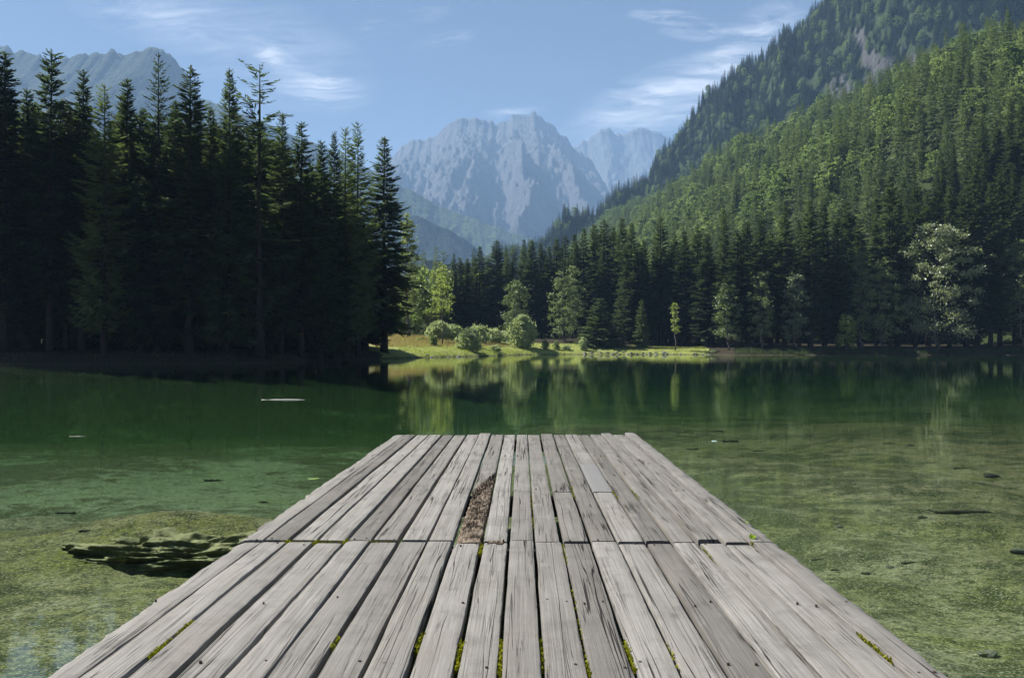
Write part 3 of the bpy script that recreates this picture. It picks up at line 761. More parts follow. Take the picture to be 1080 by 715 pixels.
bush(479,343,180,11,'pale willow bush just right of the young maple',33,size=.18)
bush(503,345,184,14,'pale willow bush rising behind the dense low one',34,size=.18)
bush(520,348,190,12,'pale willow bush halfway between the dense low one and the rounded one',35,size=.18)
bush(534,351,196,9,'small pale willow bush close to the left of the rounded one',36,size=.18)
bush(457,355,150,5,'small dark green shrub at the foot of the young maple',37,'ash',16,70,.14)
bush(523,364,163,6,'small round shrub on the bank between the two big bushes',38,'willow',16,80,.12)
bush(575,359,184.5,4.5,'upright small shrub, nearest to the right of the rounded willow',39,'ash',16,70,.13)
bush(587,360,184.5,4,'upright small shrub, second to the right of the rounded willow',40,'ash',16,70,.13)
bush(598,364,184.5,5,'flat spreading shrub left of the bank stones',41,'willow',14,60,.13)
bush(615,357,184.5,5,'dark-footed shrub with pale top where the bank stones begin',42,'willow',22,80,.14)
bush(441,357,160,5,'yellow-green shrub at the back of the straw-coloured meadow',43,'maple',16,70,.15)
bush(641,352,199,4,'yellowish shrub at the edge of the shade under the young firs',44,'maple',14,60,.15)
bush(752,371,177.5,4,'low shrub at the right tip of the rocky bank',45,'willow',12,60,.13)

# grass on the meadow and a fringe along the banks: nobody could count it
g=np.random.default_rng(77)
def blades(px0,px1,Y0,Y1,n,hmin,hmax,wd,dmin,dmax):
    px=g.uniform(px0,px1,n*3); Y=g.uniform(Y0,Y1,n*3); x=(px-540)/F*Y; d=shore_dist(x,Y)
    k=np.where((d>dmin)&(d<dmax))[0][:n]; x,Y=x[k],Y[k]; z=height(x,Y); m_=len(x)
    k2=z>.06; x,Y,z=x[k2],Y[k2],z[k2]; m_=len(x)
    a=g.random(m_)*6.28; h=g.uniform(hmin,hmax,m_)*(.5+.8*np.clip(fbm(x/3,Y/3,2)+.5,0,1)); ln=g.normal(size=(m_,2))*.3*h[:,None]
    w=wd*.5
    p=np.stack([x,Y,z-.03],1); dx=np.stack([np.cos(a)*w,np.sin(a)*w,a*0],1); tip=p+np.stack([ln[:,0],ln[:,1],h],1)
    return np.stack([p-dx,p+dx,tip],1).reshape(-1,3)
def grass_obj(name,V,mat):
    me=mesh_np(name,V,np.arange(len(V)).reshape(-1,3),mat); vattr(me,'tint',np.repeat(g.random(len(V)//3),3))
    tag(obj(name,me),kind='stuff')
M['grass']=leaf_material('grass_blades',(.14,.18,.04),(.25,.275,.08),.45,.08,.5)
M['straw']=leaf_material('straw_blades',(.17,.14,.07),(.30,.25,.13),.4,.08,.5)
grass_obj('grass',np.concatenate([blades(420,745,130,196,26000,.12,.35,.09,.2,30),blades(425,750,130,190,9000,.25,.6,.08,-.1,2.2)]),M['grass'])
grass_obj('meadow_grass',blades(396,560,128,190,16000,.4,.8,.08,8,45),M['straw'])
V=np.concatenate([blades(-30,410,80,128,4000,.15,.5,.09,-.1,4.0),blades(775,1110,165,182,12000,.3,.9,.12,-.1,6.0)])
grass_obj('bank_grass',V,M['spruce'])

# stones along the meadow bank
def stone_mesh(seed,mat,sub=2,sq=(1,.8,.6),amp=.22):
    bm=bmesh.new(); bmesh.ops.create_icosphere(bm,subdivisions=sub,radius=1.0)
    g2=np.random.default_rng(seed); pl=[(Vector(rnd_unit(1)[0]),.62+.3*g2.random()) for _ in range(9)]
    for v in bm.verts:
        c=v.co.normalized(); r=1.0
        for nrm,dd_ in pl:
            q=c.dot(nrm)
            if q>1e-3: r=min(r,dd_/q)
        r*=1+amp*float(perlin(c.x*2.3+seed,c.y*2.3+c.z*1.7))
        v.co=Vector((c.x*r*sq[0],c.y*r*sq[1],c.z*r*sq[2]))
    me=bpy.data.meshes.new('stone'); bm.to_mesh(me); bm.free(); me.materials.append(mat); return me
ST=[stone_mesh(i,M['stone']) for i in range(6)]
placed=0; tries=0
while placed<56 and tries<3000:
    tries+=1
    px=random.uniform(606,748) if placed<46 else random.uniform(425,560); Y=random.uniform(120,186); x,y=P(px,Y); d=float(shore_dist(np.array([x]),np.array([y]))[0])
    if not -.7<d<1.3: continue
    s=random.uniform(.18,.5); o=bpy.data.objects.new('stone',ST[placed%6]); link(o)
    o.location=(x,y,max(hz(x,y),-.05)+s*.15); o.scale=(s*random.uniform(.9,1.6),s,s*random.uniform(.8,1.2)); o.rotation_euler=(0,0,random.random()*6.28)
    if placed<46: tag(o,'grey stone set in the grassy water edge right of the willow bushes','stone','stones along the rocky bank')
    else: tag(o,'grey stone at the water edge of the meadow left of the rounded willow','stone','stones along the meadow bank')
    placed+=1
s=ST[2]; o=link(bpy.data.objects.new('stone',s)); x,y=P(745,178); o.location=(x,y,.25); o.scale=(.9,.6,.6); tag(o,'largest pale stone, at the right tip of the rocky bank','stone','stones along the rocky bank')

# two small benches under the trees behind the meadow
def bench(px,Y,label):
    x,y=P(px,Y); o=empty('bench',(x,y,hz(x,y)),random.uniform(-.2,.2),label,'bench','benches behind the meadow')
    for nm,c,d in (('seat',(0,0,.45),(1.7,.4,.06)),('backrest',(0,.2,.78),(1.7,.05,.3))):
        mb=MB(); mb.box(c,d); link(bpy.data.objects.new(nm,mb.mesh(nm,M['bark'])),o)
    for sx_ in (-.65,.65):
        mb=MB(); mb.box((sx_,0,.2),(.1,.36,.44)); mb.box((sx_,.235,.45),(.08,.06,.95)); link(bpy.data.objects.new('leg',mb.mesh('leg',M['bark'])),o)
bench(606,203,'small dark bench on the meadow above the flat shrub'); bench(628,196,'small dark bench in the sun beside the feathery young firs')

# --- the forest on the hill
pts=[];kinds=[]
for (sp_,y0,y1) in ((6.8,205,520),(7.4,520,1000),(8.4,1000,1500)):
    yy=np.arange(y0,y1,sp_); xx=np.arange(-90,430,sp_)
    A_,B_=np.meshgrid(xx,yy,indexing='ij'); A_=A_+rng.uniform(-.48,.48,A_.shape)*sp_; B_=B_+rng.uniform(-.48,.48,B_.shape)*sp_
    pts.append(np.stack([A_.ravel(),B_.ravel()],1))
pts=np.concatenate(pts); x,y=pts[:,0],pts[:,1]
zg=height(x,y); zh=hill(x,y); z=np.maximum(zg,zh)
px=x/y*F+540; py=HZ-(z-CAM)/y*F
fx=np.interp(y,rows_Y,foot_X)
keep=(px>430)&(px<1200)&(py>-150)&(rng.random(len(x))<.90)&(~in_cliff(x,y,z))&(y>np.where(px>650,222,222))
pts=np.stack([x,y,z],1)[keep]; px=px[keep];py=py[keep];x,y,z=pts.T
s1=(x-np.interp(y,rows_Y,foot_X))/(np.interp(y,rows_Y,cr_X)-np.interp(y,rows_Y,foot_X))
patch=fbm(x/55,y/55,3)
pb=np.clip((y-230)/260,0,.66)*np.clip(.65+1.6*patch,0,1.3)
isb=rng.random(len(x))<pb
near=np.where((y<345)&(px>470)&(px<1120))[0]; near=near[np.argsort(y[near])]
slots=max(0,296-n_trees-16); near=near[~isb[near]][:slots]
LBH='spruce on the lowest slope of the forested hill, above the right bank'
for n_,i in enumerate(near):
    k=n_%4; c=bpy.data.objects.new('spruce_tree',SP[k][0]); link(c); hh=rng.uniform(21,29); rr=rng.uniform(2.5,3.3)/PR[k]
    c.location=(x[i],y[i],z[i]-.3); c.scale=(rr,rr,hh/30); c.rotation_euler=(0,0,rng.random()*6.28)
    tag(c,LBH,'spruce','spruces on the lowest slope of the hill')
rest=np.ones(len(x),bool); rest[near]=False
hc=bpy.data.collections.new('forest_kinds')
def proto(name,V,A,mat):
    o=bpy.data.objects.new(name,crown_mesh(name,V,A,mat)); hc.objects.link(o)
for i,(r_,pw) in enumerate(((3.4,.85),(2.9,.75),(3.9,.95))):
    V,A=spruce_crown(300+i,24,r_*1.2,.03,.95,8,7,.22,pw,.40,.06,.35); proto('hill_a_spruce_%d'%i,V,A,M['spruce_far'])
V,A=spruce_crown(310,22,3.1,.1,1.05,7,5,.3,.55,.1,.1,.35); proto('hill_b_larch',V,A,M['larch'])
for i in range(3):
    ce,rd=broad_shape(320+i,17,(5.6,4.4,6.4)[i],2.0,34,('round','oval','round')[i],.26); V,A=leaf_cloud(320+i,ce,rd,60,.6); proto('hill_c_broadleaf_%d'%i,V,A,M['broad_far'])
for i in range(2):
    V,A=spruce_crown(340+i,24,(3.9,3.3)[i],.03,.95,8,7,.22,(.85,.72)[i],.40,.06,.35); proto('hill_d_shaded_spruce_%d'%i,V,A,M['spruce_shade'])  # wall trees, with shade painted into the needles
# valley trees behind the left stand and far left, same kinds
vx=rng.uniform(-330,-15,420); vy=rng.uniform(215,420,420); vz=height(vx,vy); vk=(vx>-330)&((vx/vy*F+540<470)|(vy>245))
# the steep wall above: trees scattered evenly over its surface
nw=11500; fa=rng.random(nw)*(WX.shape[0]-1); fb=rng.random(nw)*(WX.shape[1]-1); ia=fa.astype(int); ib=fb.astype(int); fa-=ia; fb-=ib
def bil(G): return (G[ia,ib]*(1-fa)+G[ia+1,ib]*fa)*(1-fb)+(G[ia,ib+1]*(1-fa)+G[ia+1,ib+1]*fa)*fb
w3=np.stack([bil(WX),bil(WY),bil(WZ)],1); wpx=w3[:,0]/w3[:,1]*F+540; wpy=HZ-(w3[:,2]-CAM)/w3[:,1]*F
wk=(wpx>520)&(wpx<1180)&(wpy>-120)&((~in_cliff(w3[:,0],w3[:,1],w3[:,2]))|(rng.random(nw)<.22)); w3=w3[wk]
allp=np.concatenate([pts[rest],np.stack([vx,vy,vz],1)[vk],w3])
b=np.concatenate([isb[rest],rng.random(vk.sum())<.35,rng.random(len(w3))<.10])
n=len(allp); idx=np.where(b,4+rng.integers(0,3,n),np.where(rng.random(n)<.18,3,rng.integers(0,3,n)))
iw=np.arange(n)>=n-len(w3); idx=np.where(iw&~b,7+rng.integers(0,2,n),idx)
scl=np.where(b,rng.uniform(.5,1.2,n),rng.uniform(.5,1.22,n)*np.where(rng.random(n)<.1,.6,1)); rot=np.zeros((n,3)); rot[:,2]=rng.random(n)*6.28; rot[:,0]=rng.normal(size=n)*.03
me=bpy.data.meshes.new('forest'); me.vertices.add(n); me.vertices.foreach_set('co',allp.astype(np.float32).ravel())
a=me.attributes.new('scl','FLOAT','POINT'); a.data.foreach_set('value',scl.astype(np.float32))
a=me.attributes.new('idx','INT','POINT'); a.data.foreach_set('value',idx.astype(np.int32))
a=me.attributes.new('rot','FLOAT_VECTOR','POINT'); a.data.foreach_set('vector',rot.astype(np.float32).ravel())
fo=obj('forest',me); tag(fo,kind='stuff')
ng=bpy.data.node_groups.new('forest','GeometryNodeTree')
ng.interface.new_socket('Geometry',in_out='INPUT',socket_type='NodeSocketGeometry'); ng.interface.new_socket('Geometry',in_out='OUTPUT',socket_type='NodeSocketGeometry')
q=NT(ng); gi=q.new('NodeGroupInput'); go=q.new('NodeGroupOutput')
ci=q.new('GeometryNodeCollectionInfo'); ci.inputs['Collection'].default_value=hc; ci.inputs['Separate Children'].default_value=True; ci.inputs['Reset Children'].default_value=True
def nattr(nm,ty): 
    nd=q.new('GeometryNodeInputNamedAttribute',data_type=ty); nd.inputs['Name'].default_value=nm; return nd.outputs['Attribute']
er=q.new('FunctionNodeEulerToRotation',{0:nattr('rot','FLOAT_VECTOR')}).outputs[0]
ip=q.new('GeometryNodeInstanceOnPoints',{'Points':gi.outputs[0],'Instance':ci.outputs[0],'Pick Instance':True,'Instance Index':nattr('idx','INT'),'Rotation':er,'Scale':nattr('scl','FLOAT')})
ng.links.new(ip.outputs[0],go.inputs[0])
md=fo.modifiers.new('forest','NODES'); md.node_group=ng
print('TREES',n_trees,'near',len(near),'forest',n)

# ------------------------------------------------------------------ the dock
CH=CAM-DECK                                   # eye above deck
YAW=-math.atan((550.7-540)/F)
dock=empty('dock',(0,0,DECK),YAW,'weathered grey plank dock reaching out into the green lake','dock')
m,t=material('weathered_wood')
uv=t.new('ShaderNodeUVMap',uv_map='grain').outputs[0]
tint=t.new('ShaderNodeAttribute',attribute_name='tint').outputs['Fac']
obc=t.new('ShaderNodeTexCoord').outputs['Object']
wn=t.new('ShaderNodeTexNoise',{'Vector':t.mapping(uv,sc=(7,1.3,1)),'Scale':1.0,'Detail':3}).outputs['Color']
uvw=t.vmath('ADD',uv,t.vmath('SCALE',t.vmath('SUBTRACT',wn,(.5,.5,.5)),scale=.018))
g1=t.noise(t.mapping(uvw,sc=(130,1.2,1)),1.0,6,.72)
g2=t.noise(t.mapping(uvw,sc=(42,1.1,1)),1.0,4,.6)
bl=t.noise(t.mapping(uv,sc=(5,1.6,1)),1.0,5,.6)
st=t.noise(obc,3.1,6,.65)
crk=t.math('ABSOLUTE',t.math('SUBTRACT',t.noise(t.mapping(uvw,sc=(15,.24,1)),1.0,2,.5),.5))
crm=t.ramp(t.noise(t.mapping(uv,sc=(6,.30,1)),1.0,3),[(.47,0.0),(.55,1.0)])
cr1=t.math('MULTIPLY',t.ramp(crk,[(.0035,1.0),(.011,0.0)]),crm)
crk2=t.math('ABSOLUTE',t.math('SUBTRACT',t.noise(t.mapping(uvw,(5,9,0),sc=(48,.7,1)),1.0,2,.5),.5))
cr2=t.math('MULTIPLY',t.ramp(crk2,[(.004,1.0),(.016,0.0)]),t.ramp(t.noise(t.mapping(uv,(4,4,0),sc=(10,.9,1)),1.0,3),[(.5,0.0),(.66,.8)]))
crack=t.math('MAXIMUM',cr1,cr2)
# knots
vo=t.new('ShaderNodeTexVoronoi',{'Vector':t.mapping(uvw,sc=(5.2,1.15,1)),'Scale':1.0,'Randomness':1.0}).outputs['Distance']
kn=t.ramp(vo,[(.03,1.0),(.10,0.0)]); ring=t.math('MULTIPLY',t.ramp(vo,[(.05,1.0),(.15,0.0)]),t.math('SINE',t.math('MULTIPLY',vo,260.0)))
base=t.mix(t.math('MULTIPLY_ADD',tint,.85,t.math('MULTIPLY_ADD',bl,.7,-.2)),(.110,.104,.096),(.252,.242,.225))
base=t.mix(t.ramp(t.noise(t.mapping(uv,(3,7,0),sc=(3,.7,1)),1.0,4,.6),[(.50,0.0),(.68,.24)]),base,(.19,.16,.125))
base=t.mix(t.ramp(g1,[(.34,.52),(.62,0.0)]),base,(.080,.074,.065))
base=t.mix(t.ramp(g2,[(.30,.40),(.50,0.0)]),base,(.085,.078,.07))
base=t.mix(t.ramp(st,[(.36,.32),(.48,0.0)]),base,(.07,.065,.058))
base=t.mix(t.ramp(st,[(.58,0.0),(.74,.30)]),base,(.30,.29,.272))
base=t.mix(t.math('MULTIPLY',kn,.75),base,(.035,.03,.026))
base=t.mix(t.math('MULTIPLY',t.math('MAXIMUM',ring,0.0),.30),base,(.06,.055,.05))
base=t.mix(t.math('MULTIPLY',crack,.92),base,(.010,.009,.008))
hh=t.math('SUBTRACT',t.math('MULTIPLY_ADD',g2,.6,t.math('MULTIPLY',g1,.7)),t.math('MULTIPLY',crack,1.6))
principled(t,base,.82,t.bump(hh,1.0,.006),.12)
M['wood']=m
def simple(name,c,rough=.8,sc=30,c2=None,spec=.3,bd=.004):
    m,t=material(name); g_=t.new('ShaderNodeTexCoord').outputs['Object']; n=t.noise(g_,sc,6,.65)
    principled(t,t.mix(n,c,c2 or tuple(v*1.8 for v in c)),rough,t.bump(n,.7,bd),spec); return m
M['dark_wood']=simple('wet_dark_wood',(.018,.015,.012),.75,20)
m,t=material('rotten_wood')
g_=t.new('ShaderNodeTexCoord').outputs['Object']
rn=t.noise(t.mapping(g_,rot=(0,0,R(-28)),sc=(75,9,40)),1.0,6,.7,.6); rb=t.noise(g_,9,4,.6)
principled(t,t.ramp(t.math('MULTIPLY_ADD',rb,.45,t.math('MULTIPLY',rn,.6)),[(.38,(.006,.005,.004)),(.47,(.04,.031,.023)),(.55,(.15,.118,.086)),(.66,(.30,.255,.205))]),.92,t.bump(rn,1.0,.02),.08)
M['rot']=m
M['slate']=simple('smooth_grey_board',(.115,.113,.111),.75,14,(.165,.162,.158))
M['moss']=leaf_material('moss',(.10,.11,.008),(.24,.24,.02),.2,0)
M['sunken']=simple('waterlogged_wood',(.016,.016,.009),.8,20,(.05,.047,.028))
M['iron']=simple('rusty_iron',(.02,.016,.013),.7,60,(.07,.045,.03))

S=np.array([-1.47,-1.345,-1.21,-1.066,-.912,-.780,-.636,-.490,-.352,-.207,-.070,.062,.205,.351,.488,.634,.770,.900,1.034,1.180,1.306])*CH
V1=824*CH/(461.0-369); VJ=824*CH/(573-369); VM=824*CH/(520.8-369)
class Boards:
    def __init__(s): s.V=[];s.Q=[];s.UV=[];s.A=[];s.n=0
    def add(s,u0,u1,v0,v1,zoff=0.0,rag=(0.0,0.0),seed=0,thick=.055,tint=.5,diag=(0,0),wob=.003,cup=.002,step=.05,dish=None,uv0=None):
        g=np.random.default_rng(seed+500); n=max(6,int((v1-v0)/step)); w=u1-u0
        tt=np.linspace(0,1,n+1)
        prof=np.array([0,0,.0,.018,.06,.25,.5,.75,.94,.982,1,1,1.]); zz=np.array([-thick,-thick*.5,-.011,-.0022,0,0,0,0,0,-.0022,-.011,-thick*.5,-thick])
        k=len(prof); ou,ov=g.random()*40,g.random()*40
        TT=np.repeat(tt[:,None],k,1); PP=np.repeat(prof[None,:],n+1,0)
        # slanted ends: diag = extra v at right side for near / far end
        VV=v0+(v1-v0)*TT+diag[0]*PP*(1-TT)+diag[1]*PP*TT
        l=wob*fbm(VV*.9+ou,VV*0+ov,3)+rag[0]*(np.abs(fbm(VV*3.1+ou,VV*0+3,4))-.2)
        r=wob*fbm(VV*.9+ou,VV*0+ov+5,3)-rag[1]*(np.abs(fbm(VV*3.1+ou,VV*0+8,4))-.2)
        U=u0+l+(w+r-l)*PP
        Zv=zoff+zz[None,:]+cup*(1-(2*PP-1)**2)*(g.random()-.3)+.0035*fbm(VV*.8+ou,VV*0+ov,2)+.0012*fbm(VV*9+ou,U*40,2)
        edge=np.exp(-PP/.12)*rag[0]+np.exp(-(1-PP)/.12)*rag[1]
        Zv=Zv-edge*(.5+.9*np.abs(fbm(VV*2.3+ou,U*6,3)))
        Zv=Zv+g.normal()*.0012*(VV-v0)
        # worn, rounded board ends
        e=np.minimum(TT,1-TT)*(v1-v0); Zv=Zv-.004*np.exp(-e/.012)-.002*np.exp(-e/.05)*np.abs(fbm(U*30,VV*3,2))
        if dish is not None: Zv=Zv+dish(U,VV)
        s.V.append(np.stack([U,VV,Zv],2).reshape(-1,3)); f=grid_faces(n+1,k)[:,::-1]+s.n
        caps=[]
        for i in (0,n):
            row=[s.n+i*k+j for j in range(k)]
            for j in range(k//2): 
                q_=(row[j],row[j+1],row[k-2-j],row[k-1-j])
                if len(set(q_))==4: caps.append(q_ if i==0 else q_[::-1])
        s.Q.append(np.concatenate([f,np.array(caps)])); s.n+=(n+1)*k
        uu=(U-u0)+ou+np.abs(zz)[None,:]*(PP<.5)*-1; s.UV.append(np.stack([uu,VV+ov],2).reshape(-1,2)); s.A.append(np.full((n+1)*k,tint))
    def build(s,name,mat,parent=dock):
        V=np.concatenate(s.V); me=mesh_np(name,V,np.concatenate(s.Q),mat,True); vattr(me,'tint',np.concatenate(s.A))
        uvl=me.uv_layers.new(name='grain'); li=np.empty(len(me.loops),np.int32); me.loops.foreach_get('vertex_index',li)
        uvl.data.foreach_set('uv',np.concatenate(s.UV)[li].astype(np.float32).ravel())
        try: me.set_sharp_from_angle(angle=R(50))
        except Exception: pass
        return obj(name,me,parent)
g=np.random.default_rng(5)
GAP_F=[.004,.014,.008,.013,.010,.014,.006,.010,.009,.012,.006,.013,.011,.010,.007,.014,.013,.020,.010,.018]
GAP_F=[v*2.3 for v in GAP_F]
GAP_N=[.008,.016,.020,.018,.007,.017,.009,.016,.018,.016,.014,.011,.014,.013,.016,.012,.016,.012,.018,.022]
GAP_N=[v*1.35 for v in GAP_N]
# sections of planks: far row, near row, and the row behind the viewer
far=Boards(); short=Boards(); near_=Boards()
VE=-7.0
for i in range(20):
    l,r=S[i],S[i+1]; gl_,gr_=(GAP_F[i-1] if i else 0)/2,(GAP_F[i] if i<19 else 0)/2
    vf=V1+(.0+.03*g.random() if i not in(17,18,19) else .12)
    tn=g.random(); zo=g.normal()*.0035
    if i in (0,19): pass
    elif i==8: pass
    elif i in (10,12,14):
        if i!=14: short.add(l+gl_,r-gr_,VM+.012,vf,zo,seed=i,tint=tn)
        far.add(l+gl_,r-gr_,VJ+.026,VM-.008,zo+.002,seed=i+40,tint=g.random())
    else: far.add(l+gl_,r-gr_,VJ+.026+.01*g.random(),vf,zo+(.014 if i==17 else 0),seed=i,tint=tn,rag=((0,.006) if i==18 else (0,0)))
    gl_,gr_=(GAP_N[i-1] if i else 0)/2,(GAP_N[i] if i<19 else 0)/2
    if i in (0,19): continue
    near_.add(l+gl_,r-gr_,.15,VJ-.020-.016*g.random(),g.normal()*.003,seed=i+80,tint=g.random(),step=.03,wob=.006,rag=((.008,0) if i in(4,) else (0,.006) if i==3 else (0,0)))
    near_.add(l+gl_,r-gr_,VE,.13,g.normal()*.003,seed=i+120,tint=g.random(),step=.3)
far.build('deck_section',M['wood']); near_.build('deck_section',M['wood']); sb=short.build('short_planks',M['wood'])
tag(sb,'pair of short planks at the far end')
for i,side in ((0,0),(19,1)):                # outer planks: half-hewn, ragged outside edge
    for (a_,b_,sd) in ((VJ+.01,V1+(.02 if side==0 else .14),1),(.15,VJ-.008,2),(VE,.13,3)):
        bb=Boards(); rg=(.035,.0) if side==0 else (0,.026)
        l,r=S[i],S[i+1]; gp=(GAP_F if sd==1 else GAP_N)
        bb.add(l+(gp[18]/2 if side else 0),r-(0 if side else gp[0]/2),a_,b_,.004,rg,seed=200+i*3+sd,tint=.75 if side==0 else .5,thick=.10,wob=.010,step=.025 if sd<3 else .3)
        bb.build('edge_plank',M['wood'])
# smooth slate-coloured board
bb=Boards(); l,r=S[14]+.006,S[15]-.006
VP=824*CH/(491.8-369)
bb.add(l,r,VP+.004,V1+.03,.001,seed=300,tint=.6); bb.build('deck_plank',M['wood'])
bb=Boards(); bb.add(l,r,VM+.010,VP-.003,.003,seed=301,tint=.6); bb.build('deck_plank',M['slate'])['label']='smooth bluish grey plank, short piece near the far end'
# the broken plank: sound far half cut on a slant, rotten near half
l,r=S[8]+.006,S[9]-.007
va=824*CH/(521.5-369); vb=824*CH/(500-369)
bb=Boards(); bb.add(l,r,va,V1+.02,.002,seed=310,tint=.35,diag=(vb-va,0)); bb.build('broken_plank',M['wood'])['label']='sound far half of the broken plank'
def dish(U,VV):
    p=(U-l)/(r-l); k=sstep(va-.02,va-.9,VV-(vb-va)*p)
    return -(.006+.050*np.abs(fbm(U*16+VV*5,VV*3-U*4,4)))*(1-.8*k)-.014*sstep(.3,0,p)*k
bb=Boards(); bb.add(l,r,VJ+.01,va-.03,-.004,seed=311,tint=.3,diag=(0,vb-va-.02),dish=dish,step=.015,rag=(.01,.014)); ro=bb.build('rotten_plank',M['rot']); ro['label']='brown rotten near half of the broken plank'
me=ro.data
# splinters lying in the rot, and in the hole at the right
sp=MB()
for k in range(170):
    p=g.random(); v=VJ+.25+(va+(vb-va)*p-VJ-.3)*(1-g.random()**1.6); u=l+(r-l)*(.12+.8*p); L=.03+.09*g.random(); a=g.normal()*.35-.15; q_=.006+.008*g.random()
    sp.tube([(u,v,-.012+.01*g.random()),(u+math.sin(a)*L*.5,v+math.cos(a)*L*.5,.0+.012*g.random()),(u+math.sin(a)*L,v+math.cos(a)*L,-.012+.015*g.random())],[q_*.3,q_*.5,q_*.15],4)
link(bpy.data.objects.new('splinters',sp.mesh('splinters',M['rot'])),dock)
u0=(S[17]+S[18])/2; vh=824*CH/(489-369)
sp=MB()
for k in range(60):
    u=u0+g.normal()*.035+.04; v=vh+g.normal()*.13-.05; L=.03+.06*g.random(); a=g.normal()*.6
    sp.tube([(u,v,.002),(u+math.sin(a)*L*.5,v+math.cos(a)*L*.5,.012+.008*g.random()),(u+math.sin(a)*L,v+math.cos(a)*L,.003)],[.003,.005,.002],4)
so_=link(bpy.data.objects.new('splinters',sp.mesh('splinters',M['rot'])),dock); so_['label']='brown splinters in a worn hole near the right edge'
# dark rot hole where two rows meet
mb=MB(); mb.box((S[9]+.10,VJ-.03,.0035),(.10,.055,.003),rz=.1); mb.box((S[9]+.13,VJ-.075,.003),(.04,.05,.003),rz=-.3)
hm=mb.mesh('rot_hole',M['rot']); link(bpy.data.objects.new('rot_hole',hm),dock)
# nails: one rusty head, copied
nl=MB(); nl.tube([(0,0,-.01),(0,0,.0045)],[.006,.006],7); nme=nl.mesh('nail',M['iron']); nn=0
for v in (VJ-.08,VJ+.07,VJ-1.35,VJ-2.2,V1-.12,VM+.06,(VM+V1)/2):
    for i in range(20):
        for q_ in (.25,.75):
            if g.random()<.62 or nn>=98: continue
            o=bpy.data.objects.new('nail',nme); link(o,dock); nn+=1; r_=.8+.5*g.random()
            o.location=(S[i]+(S[i+1]-S[i])*(q_+g.normal()*.05),v+g.normal()*.03,.001); o.scale=(r_,r_,1)
# moss in the gaps
mo=[];ma=[]
def moss(px,py,n,ln,sp_=.006):
    v=824*CH/(py-369); u=(px-550.7)/F*v; k=np.argmin(np.abs(S-u)); u=S[k]
    for _ in range(n):
        c=np.array([u+g.normal()*sp_,v+g.uniform(-ln,ln),-.035+.036*g.random()]); d=rnd_unit(1)[0]; d[2]=abs(d[2])+.3; d/=np.linalg.norm(d); w_=np.cross(d,rnd_unit(1)[0]); s_=.006+.006*g.random()
        mo.append(np.stack([c-d*s_,c+w_*s_*.7,c+d*s_,c-w_*s_*.7])); ma.append(np.full(4,g.random()))
for (px,py,n,ln) in ((503,580,90,.12),(593,585,160,.25),(441,678,160,.12),(486,690,200,.16),(528,692,200,.2),(572,690,180,.2),(618,705,120,.1),(661,690,180,.18),(912,680,240,.18),(180,685,160,.12),(212,664,80,.1),(302,573,80,.05),(334,573,70,.05),(365,573,110,.06),(745,585,90,.2),(600,520,60,.3),(561,540,120,.7),(646,523,60,.2),(670,522,60,.2),(708,690,70,.15),(355,678,60,.08),(787,573,30,.05),(590,640,60,.4),(621,690,80,.3)):
    moss(px,py,n,ln)
for px in np.arange(300,420,3):               # moss along the cross joint on the left
    v=VJ; u=(px-550.7)/F*v
    for _ in range(7):
        c=np.array([u+g.normal()*.02,v+g.normal()*.004,-.02+.02*g.random()]); d=rnd_unit(1)[0]; w_=np.cross(d,rnd_unit(1)[0]); s_=.005
        mo.append(np.stack([c-d*s_,c+w_*s_,c+d*s_,c-w_*s_])); ma.append(np.full(4,g.random()))
mV=np.concatenate(mo); mm=crown_mesh('moss',mV,np.concatenate(ma),M['moss']); mo_=link(bpy.data.objects.new('moss',mm),dock); tag(mo_,kind='stuff')
# bearers, stringers, piles
for v in (V1-.25,VM,VJ,(VJ+.1)/2,.14,-3.0,-6.5):
    mb=MB(); mb.box(((S[0]+S[-1])/2,v,-.145),(S[-1]-S[0]-.12,.16,.17)); link(bpy.data.objects.new('cross_beam',mb.mesh('cross_beam',M['dark_wood'])),dock)
for u in (S[0]+.25,0,S[-1]-.25):
    mb=MB(); mb.box((u,(V1+VE)/2,-.33),(.14,V1-VE-.3,.18)); link(bpy.data.objects.new('stringer',mb.mesh('stringer',M['dark_wood'])),dock)
for v in (V1-.5,VJ+.2,.6,-4.5):
    for u in (S[0]+.45,S[-1]-.45):
        mb=MB(); mb.tube([(u,v,-3.2),(u,v,-1.5),(u,v,-.24)],[.12,.115,.11],12); link(bpy.data.objects.new('pile',mb.mesh('pile',M['dark_wood'],True)),dock)
def dock_pt(px,py,dz=0.0):
    v=824*CH/(py-369); u=(px-550.7)/F*v; p=Matrix.Rotation(YAW,3,'Z')@Vector((u,v,dz)); return (p.x,p.y,DECK+p.z)
# little weeds rooted in the right-hand gap
def weed(px,py,sz,label,seed):
    g2=np.random.default_rng(seed); V=[];A=[]
    for k in range(16):
        a=g2.random()*6.28; d=np.array([math.cos(a),math.sin(a),.9+g2.random()]); d/=np.linalg.norm(d); L=sz*(.5+.8*g2.random()); w_=np.cross(d,(0,0,1)); w_/=np.linalg.norm(w_); c=np.array([g2.normal()*.006,g2.normal()*.012,-.01])
        V.append(np.stack([c,c+d*L*.6+w_*L*.16,c+d*L,c+d*L*.6-w_*L*.16])); A.append(np.full(4,g2.random()))
    o=link(bpy.data.objects.new('weed',crown_mesh('weed',np.concatenate(V),np.concatenate(A),M['weed']))); o.location=dock_pt(px,py); tag(o,label,'weed')
weed(792,570,.05,'tiny green weed sprouting where the cross joint meets the right-hand gap',1)
weed(785,553,.03,'very small green sprig on the right edge plank above the other weed',2)

